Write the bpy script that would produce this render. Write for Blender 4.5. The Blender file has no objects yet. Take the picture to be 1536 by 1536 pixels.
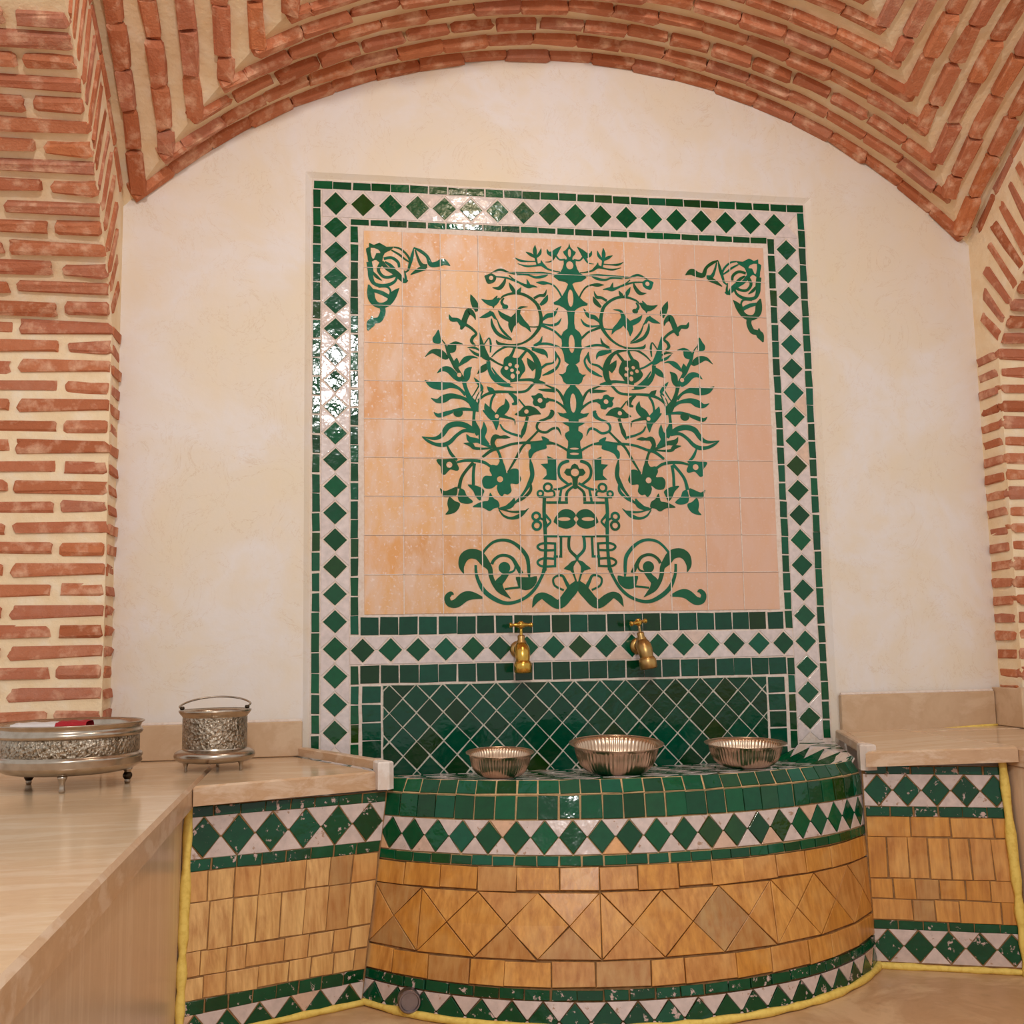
import bpy, math, random
from mathutils import Vector, Matrix
from mathutils.geometry import tessellate_polygon
random.seed(7)
SC = bpy.context.scene
COL = SC.collection
Z0 = 1.80        # all coordinates below are measured from the top left corner of the
                 # peach tile field; Z0 lifts them so that the floor lies at z = 0

# ------------------------------------------------------------------ camera
F_PX, YAW, PIT, ROL = 1640.5, 0.1669, 0.1201, -0.0178
CAM = Vector((-0.0871, -2.7716, -1.079))
_f0 = Vector((math.sin(YAW), math.cos(YAW), 0)); _r0 = Vector((math.cos(YAW), -math.sin(YAW), 0)); _u0 = Vector((0, 0, 1))
FWD = _f0*math.cos(PIT) + _u0*math.sin(PIT); _up = _u0*math.cos(PIT) - _f0*math.sin(PIT)
RGT = _r0*math.cos(ROL) + _up*math.sin(ROL); UPV = _up*math.cos(ROL) - _r0*math.sin(ROL)
cd = bpy.data.cameras.new('camera'); cam = bpy.data.objects.new('camera', cd); COL.objects.link(cam)
cd.sensor_width = 36; cd.sensor_fit = 'HORIZONTAL'; cd.lens = 36*F_PX/1536; cd.clip_start = .01
m = Matrix((RGT, UPV, -FWD)).transposed().to_4x4(); m.translation = CAM + Vector((0, 0, Z0)); cam.matrix_world = m
SC.camera = cam

def wall_at(px, py, y=0.0):
    """photo pixel -> point on the vertical plane y (frame of the tile field)"""
    d = FWD + RGT*((px-768)/F_PX) - UPV*((py-768)/F_PX)
    return CAM + d*((y-CAM.y)/d.y)

# ------------------------------------------------------------------ light
wd = bpy.data.worlds.new('room_air'); SC.world = wd; wd.use_nodes = True
bg = wd.node_tree.nodes['Background']; bg.inputs[0].default_value = (1, .975, .95, 1); bg.inputs[1].default_value = .55
def lamp(name, loc, power, size, color=(1, .98, .955)):
    l = bpy.data.lights.new(name, 'POINT'); l.energy = power; l.shadow_soft_size = size; l.color = color
    o = bpy.data.objects.new(name, l); COL.objects.link(o); o.location = (loc[0], loc[1], loc[2]+Z0)
lamp('vault_lamp', (.42, -1.12, .43), 8, .05)
lamp('second_bay_lamp', (-.09, -3.40, .46), 96, .10)
vs = SC.view_settings; vs.view_transform = 'Standard'; vs.look = 'None'; vs.gamma = 1; vs.exposure = 0.33
try: vs.use_curve_mapping = False
except Exception: pass

# ------------------------------------------------------------------ materials
def srgb(r, g, b):
    f = lambda c: (c/255/12.92) if c/255 <= .04045 else ((c/255+.055)/1.055)**2.4
    return (f(r), f(g), f(b), 1)
class NT:
    def __init__(s, name):
        s.m = bpy.data.materials.new(name); s.m.use_nodes = True; s.t = s.m.node_tree; s.n = s.t.nodes; s.l = s.t.links
        s.b = s.n['Principled BSDF']
    def new(s, typ, **kw):
        x = s.n.new(typ)
        for k, v in kw.items(): setattr(x, k, v)
        return x
    def link(s, a, b): s.l.new(a, b)
    def pos(s, scale=(1, 1, 1), coord='world'):
        mp = s.new('ShaderNodeMapping'); mp.inputs['Scale'].default_value = scale
        if coord == 'world': g = s.new('ShaderNodeNewGeometry'); s.link(g.outputs['Position'], mp.inputs[0])
        else: g = s.new('ShaderNodeTexCoord'); s.link(g.outputs['Object'], mp.inputs[0])
        return mp.outputs[0]
    def noise(s, vec, scale, detail=3, rough=.55, dist=0):
        x = s.new('ShaderNodeTexNoise'); x.inputs['Scale'].default_value = scale; x.inputs['Detail'].default_value = detail
        x.inputs['Roughness'].default_value = rough; x.inputs['Distortion'].default_value = dist
        s.link(vec, x.inputs['Vector']); return x.outputs[0]
    def ramp(s, fac, stops):
        x = s.new('ShaderNodeValToRGB'); e = x.color_ramp.elements
        while len(e) < len(stops): e.new(.5)
        for i, (p, c) in enumerate(stops): e[i].position = p; e[i].color = c
        s.link(fac, x.inputs[0]); return x.outputs[0]
    def mix(s, fac, a, b, mode='MIX'):
        x = s.new('ShaderNodeMix', data_type='RGBA', blend_type=mode)
        for sock, v in ((x.inputs[0], fac), (x.inputs[6], a), (x.inputs[7], b)):
            if hasattr(v, 'links'): s.link(v, sock)
            else: sock.default_value = v
        return x.outputs[2]
    def rnd(s): return s.new('ShaderNodeObjectInfo').outputs['Random']
    def bump(s, h, strength, dist=.002):
        x = s.new('ShaderNodeBump'); x.inputs['Strength'].default_value = strength; x.inputs['Distance'].default_value = dist
        s.link(h, x.inputs['Height']); s.link(x.outputs[0], s.b.inputs['Normal']); return x
    def fin(s, color, rough=.5, metal=0, spec=.5):
        for sock, v in ((s.b.inputs['Base Color'], color), (s.b.inputs['Roughness'], rough)):
            if hasattr(v, 'links'): s.link(v, sock)
            else: sock.default_value = v
        s.b.inputs['Metallic'].default_value = metal; s.b.inputs['Specular IOR Level'].default_value = spec
        return s.m
def thresh(s, fac, lo, hi): return s.ramp(fac, [(lo, (0, 0, 0, 1)), (hi, (1, 1, 1, 1))])

M = {}
def glaze(name, stops, rough=.1, chips=None, wave=.35, streak=0):
    s = NT(name); c = s.ramp(s.rnd(), stops)
    n = s.noise(s.pos(), 60, 3); c = s.mix(s.ramp(n, [(.3, (0, 0, 0, 1)), (.75, (.45, .45, .45, 1))]), c, s.mix(.5, c, (0, 0, 0, 1)), 'MIX')
    r = s.ramp(s.noise(s.pos(), 35, 2), [(.35, (rough*.6,)*3+(1,)), (.7, (rough*1.6,)*3+(1,))])
    if chips:
        k = thresh(s, s.noise(s.pos(), 55, 6, .65), chips[0], chips[0]+.03)
        c = s.mix(k, c, chips[1]); r = s.mix(k, r, (.7, .7, .7, 1))
    s.bump(s.noise(s.pos((1, 1, 1)), 24, 3, .55), wave, .005)
    M[name] = s.fin(c, r, 0, .4); return M[name]
G_STOPS = [(0, srgb(12, 62, 26)), (.2, srgb(2, 74, 44)), (.45, srgb(0, 90, 52)), (.65, srgb(4, 70, 32)), (.85, srgb(0, 92, 66)), (1, srgb(34, 66, 12))]
glaze('green', G_STOPS, .09)
glaze('green_worn', [(0, srgb(6, 66, 34)), (.5, srgb(0, 80, 48)), (1, srgb(6, 60, 26))], .13, (.60, srgb(196, 168, 160)))
glaze('green_dark', [(0, srgb(2, 62, 38)), (.3, srgb(0, 68, 46)), (.6, srgb(0, 76, 54)), (.85, srgb(4, 54, 26)), (1, srgb(22, 54, 10))], .1)
glaze('motif', [(0, srgb(4, 108, 80)), (.5, srgb(4, 96, 60)), (1, srgb(20, 82, 40))], .1, None, .3)
glaze('white', [(0, srgb(228, 214, 210)), (.94, srgb(222, 206, 202)), (1, srgb(226, 190, 164))], .12)
glaze('white_worn', [(0, srgb(218, 198, 190)), (.94, srgb(210, 188, 178)), (1, srgb(226, 170, 116))], .2, (.62, srgb(168, 134, 112)))

def peach():
    s = NT('peach'); r = s.rnd()
    base = s.ramp(r, [(0, srgb(222, 158, 92)), (.3, srgb(226, 176, 120)), (.55, srgb(216, 162, 106)), (1, srgb(214, 148, 82))])
    a = s.noise(s.pos((1, 1, .45)), 22, 5, .62, .3)
    c = s.mix(s.ramp(a, [(.38, (0, 0, 0, 1)), (.66, (.95, .95, .95, 1))]), base, srgb(224, 190, 166))
    c = s.mix(s.ramp(s.noise(s.pos(), 120, 4, .6), [(.58, (0, 0, 0, 1)), (.72, (.85, .85, .85, 1))]), c, srgb(234, 212, 202))
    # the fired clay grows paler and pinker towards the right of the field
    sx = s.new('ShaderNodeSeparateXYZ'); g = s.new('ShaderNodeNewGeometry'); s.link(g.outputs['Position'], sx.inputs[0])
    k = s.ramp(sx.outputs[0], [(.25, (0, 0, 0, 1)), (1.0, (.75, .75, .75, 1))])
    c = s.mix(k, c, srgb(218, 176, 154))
    s.bump(a, .2, .002); M['peach'] = s.fin(c, .42)
peach()
def ochre(name, lo, hi, rough):
    s = NT(name); c = s.ramp(s.rnd(), [(0, lo), (.5, hi), (.86, s_mid), (1, srgb(176, 140, 92))])
    a = s.noise(s.pos((1.3, 1.3, .16)), 60, 4, .6, .2)
    c = s.mix(s.ramp(a, [(.35, (.0,)*3+(1,)), (.7, (.75,)*3+(1,))]), c, srgb(164, 98, 36))
    b = s.noise(s.pos(), 16, 3); c = s.mix(s.ramp(b, [(.5, (0, 0, 0, 1)), (.75, (.4,)*3+(1,))]), c, srgb(226, 180, 112))
    s.bump(a, .25, .002); M[name] = s.fin(c, rough)
s_mid = srgb(206, 146, 78)
ochre('ochre', srgb(208, 144, 60), srgb(222, 162, 84), .3)
ochre('ochre_pale', srgb(226, 178, 106), srgb(232, 188, 122), .38)

def grout(name, col, dark, rough=.85):
    s = NT(name); n = s.noise(s.pos(), 90, 4); c = s.mix(s.ramp(n, [(.45, (0, 0, 0, 1)), (.7, (.6,)*3+(1,))]), col, dark)
    s.bump(n, .5, .002); M[name] = s.fin(c, rough, 0, .25)
grout('grout_white', srgb(226, 210, 198), srgb(206, 178, 156))
grout('grout_grey', srgb(206, 198, 182), srgb(156, 142, 120))
grout('grout_tan', srgb(214, 176, 128), srgb(180, 140, 96))
grout('grout_dark', srgb(150, 112, 72), srgb(92, 66, 40))
grout('sealant', srgb(236, 206, 108), srgb(206, 166, 62), .6)

def plaster():
    s = NT('plaster'); a = s.noise(s.pos(), 2.6, 5, .6, .4); b = s.noise(s.pos((1, 1, .5)), 9, 4, .6, .5)
    c = s.ramp(a, [(.30, srgb(228, 212, 186)), (.47, srgb(228, 214, 197)), (.58, srgb(230, 221, 215)), (.78, srgb(227, 209, 182))])
    c = s.mix(s.ramp(b, [(.45, (0, 0, 0, 1)), (.75, (.45,)*3+(1,))]), c, srgb(232, 212, 182))
    cr = s.noise(s.pos(), 7, 6, .65, 1.2); k = s.ramp(cr, [(.494, (0, 0, 0, 1)), (.5, (.35,)*3+(1,)), (.506, (0, 0, 0, 1))])
    c = s.mix(s.mix(thresh(s, a, .5, .7), k, (0, 0, 0, 1)), c, srgb(200, 164, 124))
    h = s.mix(.5, b, s.noise(s.pos(), 60, 4)); s.bump(h, .22, .004)
    M['plaster'] = s.fin(c, .5, 0, .35)
plaster()
def brickmat():
    s = NT('brick'); c = s.ramp(s.rnd(), [(0, srgb(168, 96, 62)), (.3, srgb(194, 122, 86)), (.6, srgb(184, 112, 82)), (.8, srgb(182, 122, 98)), (1, srgb(200, 122, 78))])
    a = s.noise(s.pos(), 45, 5, .65); c = s.mix(s.ramp(a, [(.4, (0, 0, 0, 1)), (.72, (.6,)*3+(1,))]), c, srgb(176, 98, 62))
    d = s.noise(s.pos(), 24, 5, .6); c = s.mix(s.ramp(d, [(.50, (0, 0, 0, 1)), (.70, (.8,)*3+(1,))]), c, srgb(226, 180, 148))
    h = s.mix(.5, a, s.noise(s.pos(), 190, 3)); s.bump(h, .7, .006)
    M['brick'] = s.fin(c, .8, 0, .25)
    s = NT('mortar'); a = s.noise(s.pos(), 14, 5, .6)
    c = s.ramp(a, [(.3, srgb(232, 202, 160)), (.55, srgb(238, 214, 178)), (.75, srgb(240, 224, 200))])
    s.bump(s.mix(.4, a, s.noise(s.pos(), 55, 4)), .6, .012); M['mortar'] = s.fin(c, .85, 0, .25)
brickmat()
def stone(name, sc, cols, rough, spec=.5):
    s = NT(name); a = s.noise(s.pos(sc), 6, 6, .62, .5); b = s.noise(s.pos(), 30, 4)
    c = s.ramp(a, [(.3, cols[0]), (.48, cols[1]), (.6, cols[2]), (.78, cols[0])])
    c = s.mix(s.ramp(b, [(.55, (0, 0, 0, 1)), (.75, (.35,)*3+(1,))]), c, cols[3])
    s.bump(b, .12, .002); M[name] = s.fin(c, rough, 0, spec)
stone('marble', (.5, 3, 4), [srgb(222, 194, 160), srgb(216, 185, 148), srgb(226, 201, 170), srgb(200, 166, 130)], .14)
stone('marble_front', (5, 5, .25), [srgb(218, 188, 158), srgb(210, 178, 148), srgb(222, 194, 166), srgb(196, 162, 130)], .28)
stone('marble_skirt', (1.5, 1.5, 2), [srgb(204, 172, 138), srgb(196, 162, 128), srgb(208, 178, 146), srgb(184, 148, 114)], .3)
stone('marble_edge', (2, 2, 5), [srgb(210, 176, 142), srgb(198, 160, 124), srgb(216, 188, 160), srgb(176, 136, 100)], .35)
stone('marble_white', (2, 2, 2), [srgb(226, 212, 200), srgb(220, 202, 188), srgb(232, 222, 214), srgb(196, 172, 152)], .5)
stone('floor_stone', (1, 1, 1), [srgb(206, 168, 128), srgb(190, 150, 110), srgb(212, 178, 138), srgb(162, 124, 90)], .4)
def metal(name, col, rough, emb=None, dark=None):
    s = NT(name); c = col
    n = s.noise(s.pos(), 50, 3); c = s.mix(s.ramp(n, [(.4, (0, 0, 0, 1)), (.75, (.6,)*3+(1,))]), col, dark or col)
    if emb:
        v = s.new('ShaderNodeTexVoronoi', feature='F1'); v.inputs['Scale'].default_value = emb; s.link(s.pos((1, 1, 1), 'object'), v.inputs['Vector'])
        w = s.noise(s.pos((1, 1, 1), 'object'), emb*.8, 3, .6, 1.5); h = s.mix(.5, v.outputs[0], w)
        s.bump(h, .9, .006); c = s.mix(thresh(s, w, .52, .6), c, dark)
    else: s.bump(n, .1, .002)
    M[name] = s.fin(c, rough, 1)
metal('silver', srgb(188, 174, 158), .26, None, srgb(150, 132, 112))
metal('silver_embossed', srgb(186, 172, 154), .34, 150, srgb(112, 98, 80))
metal('bowl_metal', srgb(212, 184, 158), .28, None, srgb(184, 150, 122))
metal('dark_ball', srgb(70, 58, 46), .4)
metal('brass', srgb(214, 172, 82), .24, None, srgb(166, 122, 48))
metal('brass_dull', srgb(190, 152, 92), .36, None, srgb(140, 112, 86))
metal('steel', srgb(150, 140, 142), .42, None, srgb(110, 98, 98))
s = NT('red_cloth'); s.bump(s.noise(s.pos(), 300, 3), .6, .002); M['red_cloth'] = s.fin(srgb(170, 24, 36), .8)
s = NT('white_cloth'); s.bump(s.noise(s.pos(), 300, 3), .6, .002); M['white_cloth'] = s.fin(srgb(220, 214, 212), .8)

# ------------------------------------------------------------------ object helpers
WLOC = {}
def _put(o, loc, parent):
    COL.objects.link(o); WLOC[o.name] = Vector(loc)
    if parent is not None: o.parent = parent; o.location = Vector(loc) - WLOC[parent.name]
    else: o.location = loc
    return o
def empty(name, loc):
    o = bpy.data.objects.new(name, None); o.empty_display_size = .05
    return _put(o, (loc[0], loc[1], loc[2]+Z0), None)
def mesh(name, verts, faces, mat, smooth=False):
    me = bpy.data.meshes.new(name); me.from_pydata([tuple(v) for v in verts], [], faces); me.update()
    if mat: me.materials.append(M[mat])
    if smooth: me.polygons.foreach_set('use_smooth', [True]*len(me.polygons))
    return me
def mk(name, verts, faces, mat, parent=None, smooth=False, origin=None):
    """one mesh object; verts absolute in the tile-field frame"""
    vs_ = [Vector(v) for v in verts]
    if origin is None:
        n = len(vs_); origin = Vector((sum(v.x for v in vs_)/n, sum(v.y for v in vs_)/n, min(v.z for v in vs_)))
    origin = Vector(origin)
    o = bpy.data.objects.new(name, mesh(name, [v-origin for v in vs_], faces, mat, smooth))
    return _put(o, origin + Vector((0, 0, Z0)), parent)
def place(name, me, mat4, parent):
    o = bpy.data.objects.new(name, me); loc = mat4.translation + Vector((0, 0, Z0))
    _put(o, loc, parent); o.rotation_mode = 'QUATERNION'; o.rotation_quaternion = mat4.to_quaternion(); return o
def tag(o, label=None, cat=None, group=None, kind=None):
    for k, v in (('label', label), ('category', cat), ('group', group), ('kind', kind)):
        if v: o[k] = v
    return o
def bevbox(x0, x1, y0, y1, z0, z1, b=.003):
    """box with all edges chamfered"""
    import itertools
    vs_, fs = [], []
    c = ((x0, x1), (y0, y1), (z0, z1)); idx = {}
    for ix, iy, iz in itertools.product((0, 1), repeat=3):
        s_ = [(-1, 1)[i] for i in (ix, iy, iz)]; p = [c[0][ix], c[1][iy], c[2][iz]]
        for a in range(3):   # vertex lying on face perpendicular to axis a
            q = list(p)
            for k in range(3):
                if k != a: q[k] -= s_[k]*b
            idx[(ix, iy, iz, a)] = len(vs_); vs_.append(q)
    def quad(l): fs.append(l)
    for a in range(3):
        o1, o2 = [k for k in range(3) if k != a]
        for sd in (0, 1):
            l = []
            for u, v in ((0, 0), (1, 0), (1, 1), (0, 1)):
                k = [0, 0, 0]; k[a] = sd; k[o1] = u; k[o2] = v; l.append(idx[tuple(k)+(a,)])
            fs.append(l)
    for a in range(3):       # edge chamfers along axis a
        o1, o2 = [k for k in range(3) if k != a]
        for u, v in ((0, 0), (0, 1), (1, 0), (1, 1)):
            k0 = [0, 0, 0]; k0[a] = 0; k0[o1] = u; k0[o2] = v; k1 = list(k0); k1[a] = 1
            fs.append([idx[tuple(k0)+(o1,)], idx[tuple(k1)+(o1,)], idx[tuple(k1)+(o2,)], idx[tuple(k0)+(o2,)]])
    for k in itertools.product((0, 1), repeat=3): fs.append([idx[k+(0,)], idx[k+(1,)], idx[k+(2,)]])
    cen = Vector(((x0+x1)/2, (y0+y1)/2, (z0+z1)/2)); out = []
    for f in fs:
        p = [Vector(vs_[i]) for i in f]; n = (p[1]-p[0]).cross(p[2]-p[0]); fc = sum(p, Vector())/len(p)
        out.append(f if n.dot(fc-cen) > 0 else f[::-1])
    return vs_, out
def lathe(prof, seg=48, center=(0, 0, 0), mod=None):
    """profile [(r,z)] revolved about z; mod(r,z,theta,i)->r"""
    vs_, fs = [], []
    for i, (r, z) in enumerate(prof):
        for k in range(seg):
            t = 2*math.pi*k/seg; rr = mod(r, z, t, i) if mod else r
            vs_.append((center[0]+rr*math.cos(t), center[1]+rr*math.sin(t), center[2]+z))
    for i in range(len(prof)-1):
        for k in range(seg):
            a, b = i*seg+k, i*seg+(k+1) % seg; fs.append([a, b, b+seg, a+seg])
    return vs_, fs
def catmull(pts, n=6, closed=False):
    P = [Vector(p) for p in pts]; out = []; N = len(P)
    rng = range(N) if closed else range(N-1)
    for i in rng:
        p0 = P[i-1] if (closed or i > 0) else P[0]; p1 = P[i]; p2 = P[(i+1) % N]
        p3 = P[(i+2) % N] if (closed or i+2 < N) else P[-1]
        for k in range(n):
            t = k/n; out.append(.5*((2*p1)+(p2-p0)*t+(2*p0-5*p1+4*p2-p3)*t*t+(3*p1-p0-3*p2+p3)*t**3))
    if not closed: out.append(P[-1].copy())
    return out
def tube(path, radii, seg=14, n=5, cap=True):
    """round tube along a smooth path with changing radius"""
    q = catmull([Vector((*p, r)) if not isinstance(p, Vector) else Vector((p.x, p.y, p.z, r)) for p, r in zip(path, radii)], n)
    vs_, fs = [], []; prev = None
    for i, p in enumerate(q):
        c = Vector(p[:3]); t = (Vector(q[min(i+1, len(q)-1)][:3])-Vector(q[max(i-1, 0)][:3])).normalized()
        if prev is None: prev = t.orthogonal().normalized()
        u = (prev - t*prev.dot(t)).normalized(); prev = u; v = t.cross(u)
        for k in range(seg):
            a = 2*math.pi*k/seg; vs_.append(c+(u*math.cos(a)+v*math.sin(a))*p[3])
    for i in range(len(q)-1):
        for k in range(seg):
            a, b = i*seg+k, i*seg+(k+1) % seg; fs.append([a, b, b+seg, a+seg])
    if cap:
        fs.append(list(range(seg))[::-1]); fs.append(list(range((len(q)-1)*seg, len(q)*seg)))
    return vs_, fs

# ------------------------------------------------------------------ geometry of the vaulted bay
XC, YC = .56, -1.15                   # middle of the bay
RV, ZV = 1.60, -1.10                  # web intrados circle: radius, centre height
RI, ZI = 1.20, -.906                  # arch (rib) intrados circle
XL, XR = -.60, 1.72                   # inner faces of the two piers
YP = -.11                             # front face of the piers
ZFLOOR, ZLEDGE = -1.80, -1.34
def zweb(d, R=RV): return ZV + math.sqrt(max(R*R-d*d, 0))

# back wall: plaster lunette with a sunk rectangle that takes the tile panel
PX0, PX1, PZ0, PZ1 = -.1335, 1.2285, -1.42, .1335
def back_wall():
    hx0, hx1, hz1, hz0 = PX0-.003, PX1+.003, PZ1+.003, -1.42
    ch, yf = .013, -.008
    vs_, fs = [], []
    def V(x, y, z): vs_.append((x, y, z)); return len(vs_)-1
    # columns of the lunette
    xs = sorted(set([round(XL-.06+i*(XR-XL+.12)/60, 5) for i in range(61)] + [hx0-ch, hx1+ch]))
    top = lambda x: zweb(min(abs(x-XC), 1.21))+.03
    for a, b in zip(xs[:-1], xs[1:]):
        lo = hz1+ch if (a >= hx0-ch-1e-6 and b <= hx1+ch+1e-6) else ZFLOOR
        n = 6
        ids = [[V(x, yf, lo+(top(x)-lo)*k/n) for k in range(n+1)] for x in (a, b)]
        for k in range(n): fs.append([ids[0][k], ids[1][k], ids[1][k+1], ids[0][k+1]])
    # chamfer and back of the sunk rectangle
    A = [V(hx0-ch, yf, hz0), V(hx0-ch, yf, hz1+ch), V(hx1+ch, yf, hz1+ch), V(hx1+ch, yf, hz0)]
    B = [V(hx0, .003, hz0), V(hx0, .003, hz1), V(hx1, .003, hz1), V(hx1, .003, hz0)]
    for i in range(3): fs.append([A[i], A[i+1], B[i+1], B[i]])
    fs.append([B[0], B[3], B[2], B[1]][::-1])
    C_ = [V(hx0-ch, yf, ZFLOOR), V(hx1+ch, yf, ZFLOOR)]
    fs.append([C_[0], C_[1], A[3], A[0]])
    o = mk('wall_back', vs_, fs, 'plaster', origin=(XC, 0, ZFLOOR)); return tag(o, kind='structure', label='cream polished plaster wall under the brick vault')
wall_back = back_wall()

# ---- brick shapes: three sizes, six ragged variants each
def brick_mesh(L, T, D, seed, jit=.0045):
    rnd = random.Random(seed); vs_, fs = bevbox(-L/2, L/2, -T/2, T/2, -D, 0, .0045)
    vs_ = [(x+rnd.uniform(-jit, jit)*1.3, y+rnd.uniform(-jit, jit), z+rnd.uniform(-jit, jit)*(.8 if z > -.01 else 0)) for x, y, z in vs_]
    return mesh('brick', vs_, fs, 'brick')
BC = {}
def brick(L, T, D):
    L = round(L/.012)*.012; k = (round(L, 4), T, D); v = random.randrange(5)
    if (k, v) not in BC: BC[(k, v)] = brick_mesh(L, T, D, hash((k, v)) % 9999)
    return BC[(k, v)]
def frame(o, ax, ay, az):
    m_ = Matrix((ax, ay, az)).transposed().to_4x4(); m_.translation = o; return m_
def jitter(m_, a=.02):
    return m_ @ Matrix.Rotation(random.uniform(-a, a), 4, 'Z') @ Matrix.Rotation(random.uniform(-a, a), 4, 'X')

# ---- ceiling: groin vault shell (mortar) with brick courses standing proud of it
def ceiling():
    R = RV+.021; vs_, fs = [], []
    def patch(fn, n, k):
        b = len(vs_)
        for i in range(n+1):
            for j in range(k+1): vs_.append(fn(i/n, j/k))
        for i in range(n):
            for j in range(k): a = b+i*(k+1)+j; fs.append([a, a+1, a+k+2, a+k+1])
    H = 1.163
    def A(u, v):  # back web, u: depth, v: across
        s_ = H*(1-u)+.06*(1-u); x = -s_+2*s_*v; return (XC+x, YC+s_, zweb(x, R))
    patch(A, 24, 40)
    for sg in (-1, 1):
        def B(u, v):
            s_ = (H+.06)*(1-u); y = s_-(2*s_)*v*.75; return (XC+sg*s_, YC+y, zweb(y, R))
        patch(B, 24, 40)
    o = mk('ceiling', vs_, fs, 'mortar', smooth=True, origin=(XC, YC, .2))
    tag(o, kind='structure', label='brick groin vault with thick cream mortar joints')
    T, D = .029, .05
    nb = 0
    # back web: rings parallel to the wall
    y = -.022; k = 0
    while y > -.66:
        s_ = H+y-.018; th = math.asin(min(s_/RV, .999)); L0 = .118
        n = max(2, round(2*th*RV/L0)); off = .5 if k % 2 else 0
        edges = [-th]+[-th+(i+off)*2*th/n for i in range(1 if not off else 0, n) if -th+(i+off)*2*th/n > -th+.02]+[th]
        for a, b in zip(edges[:-1], edges[1:]):
            L = (b-a)*RV-.004
            if L < .02: continue
            t = (a+b)/2; rad = Vector((math.sin(t), 0, math.cos(t))); tan = Vector((math.cos(t), 0, -math.sin(t)))
            rr = RV+random.uniform(-.006, .006)
            m_ = frame(Vector((XC, y+random.uniform(-.003, .003), ZV))+rad*rr, tan, Vector((0, -1, 0)) if False else (-rad).cross(tan), -rad)
            place('brick', brick(L, T, D), jitter(m_), o); nb += 1
        y -= .077; k += 1
    # side webs: rings parallel to the piers
    for sg in (-1, 1):
        s_ = H-.044; k = 0
        while s_ > .40:
            lim = s_-.006; a = math.asin(min(lim/RV, .999)); L0 = .112; pos = a-(.05 if k % 2 else 0)*0
            first = L0*(.6 if k % 2 else 1)
            while pos > a-.62 and pos > -.1:
                Lb = first if pos == a else L0*random.uniform(.9, 1.1)
                b = pos-Lb/RV; t = (pos+b)/2
                rad = Vector((0, math.sin(t), math.cos(t))); tan = Vector((0, math.cos(t), -math.sin(t)))
                rr = RV+random.uniform(-.006, .006)
                m_ = frame(Vector((XC+sg*s_, YC, ZV))+rad*rr, tan, (-rad).cross(tan), -rad)
                place('brick', brick(Lb-.004, .036, D), jitter(m_), o); nb += 1; pos = b
            s_ -= .077; k += 1
    return o, nb
ceil, NB = ceiling()

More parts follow.
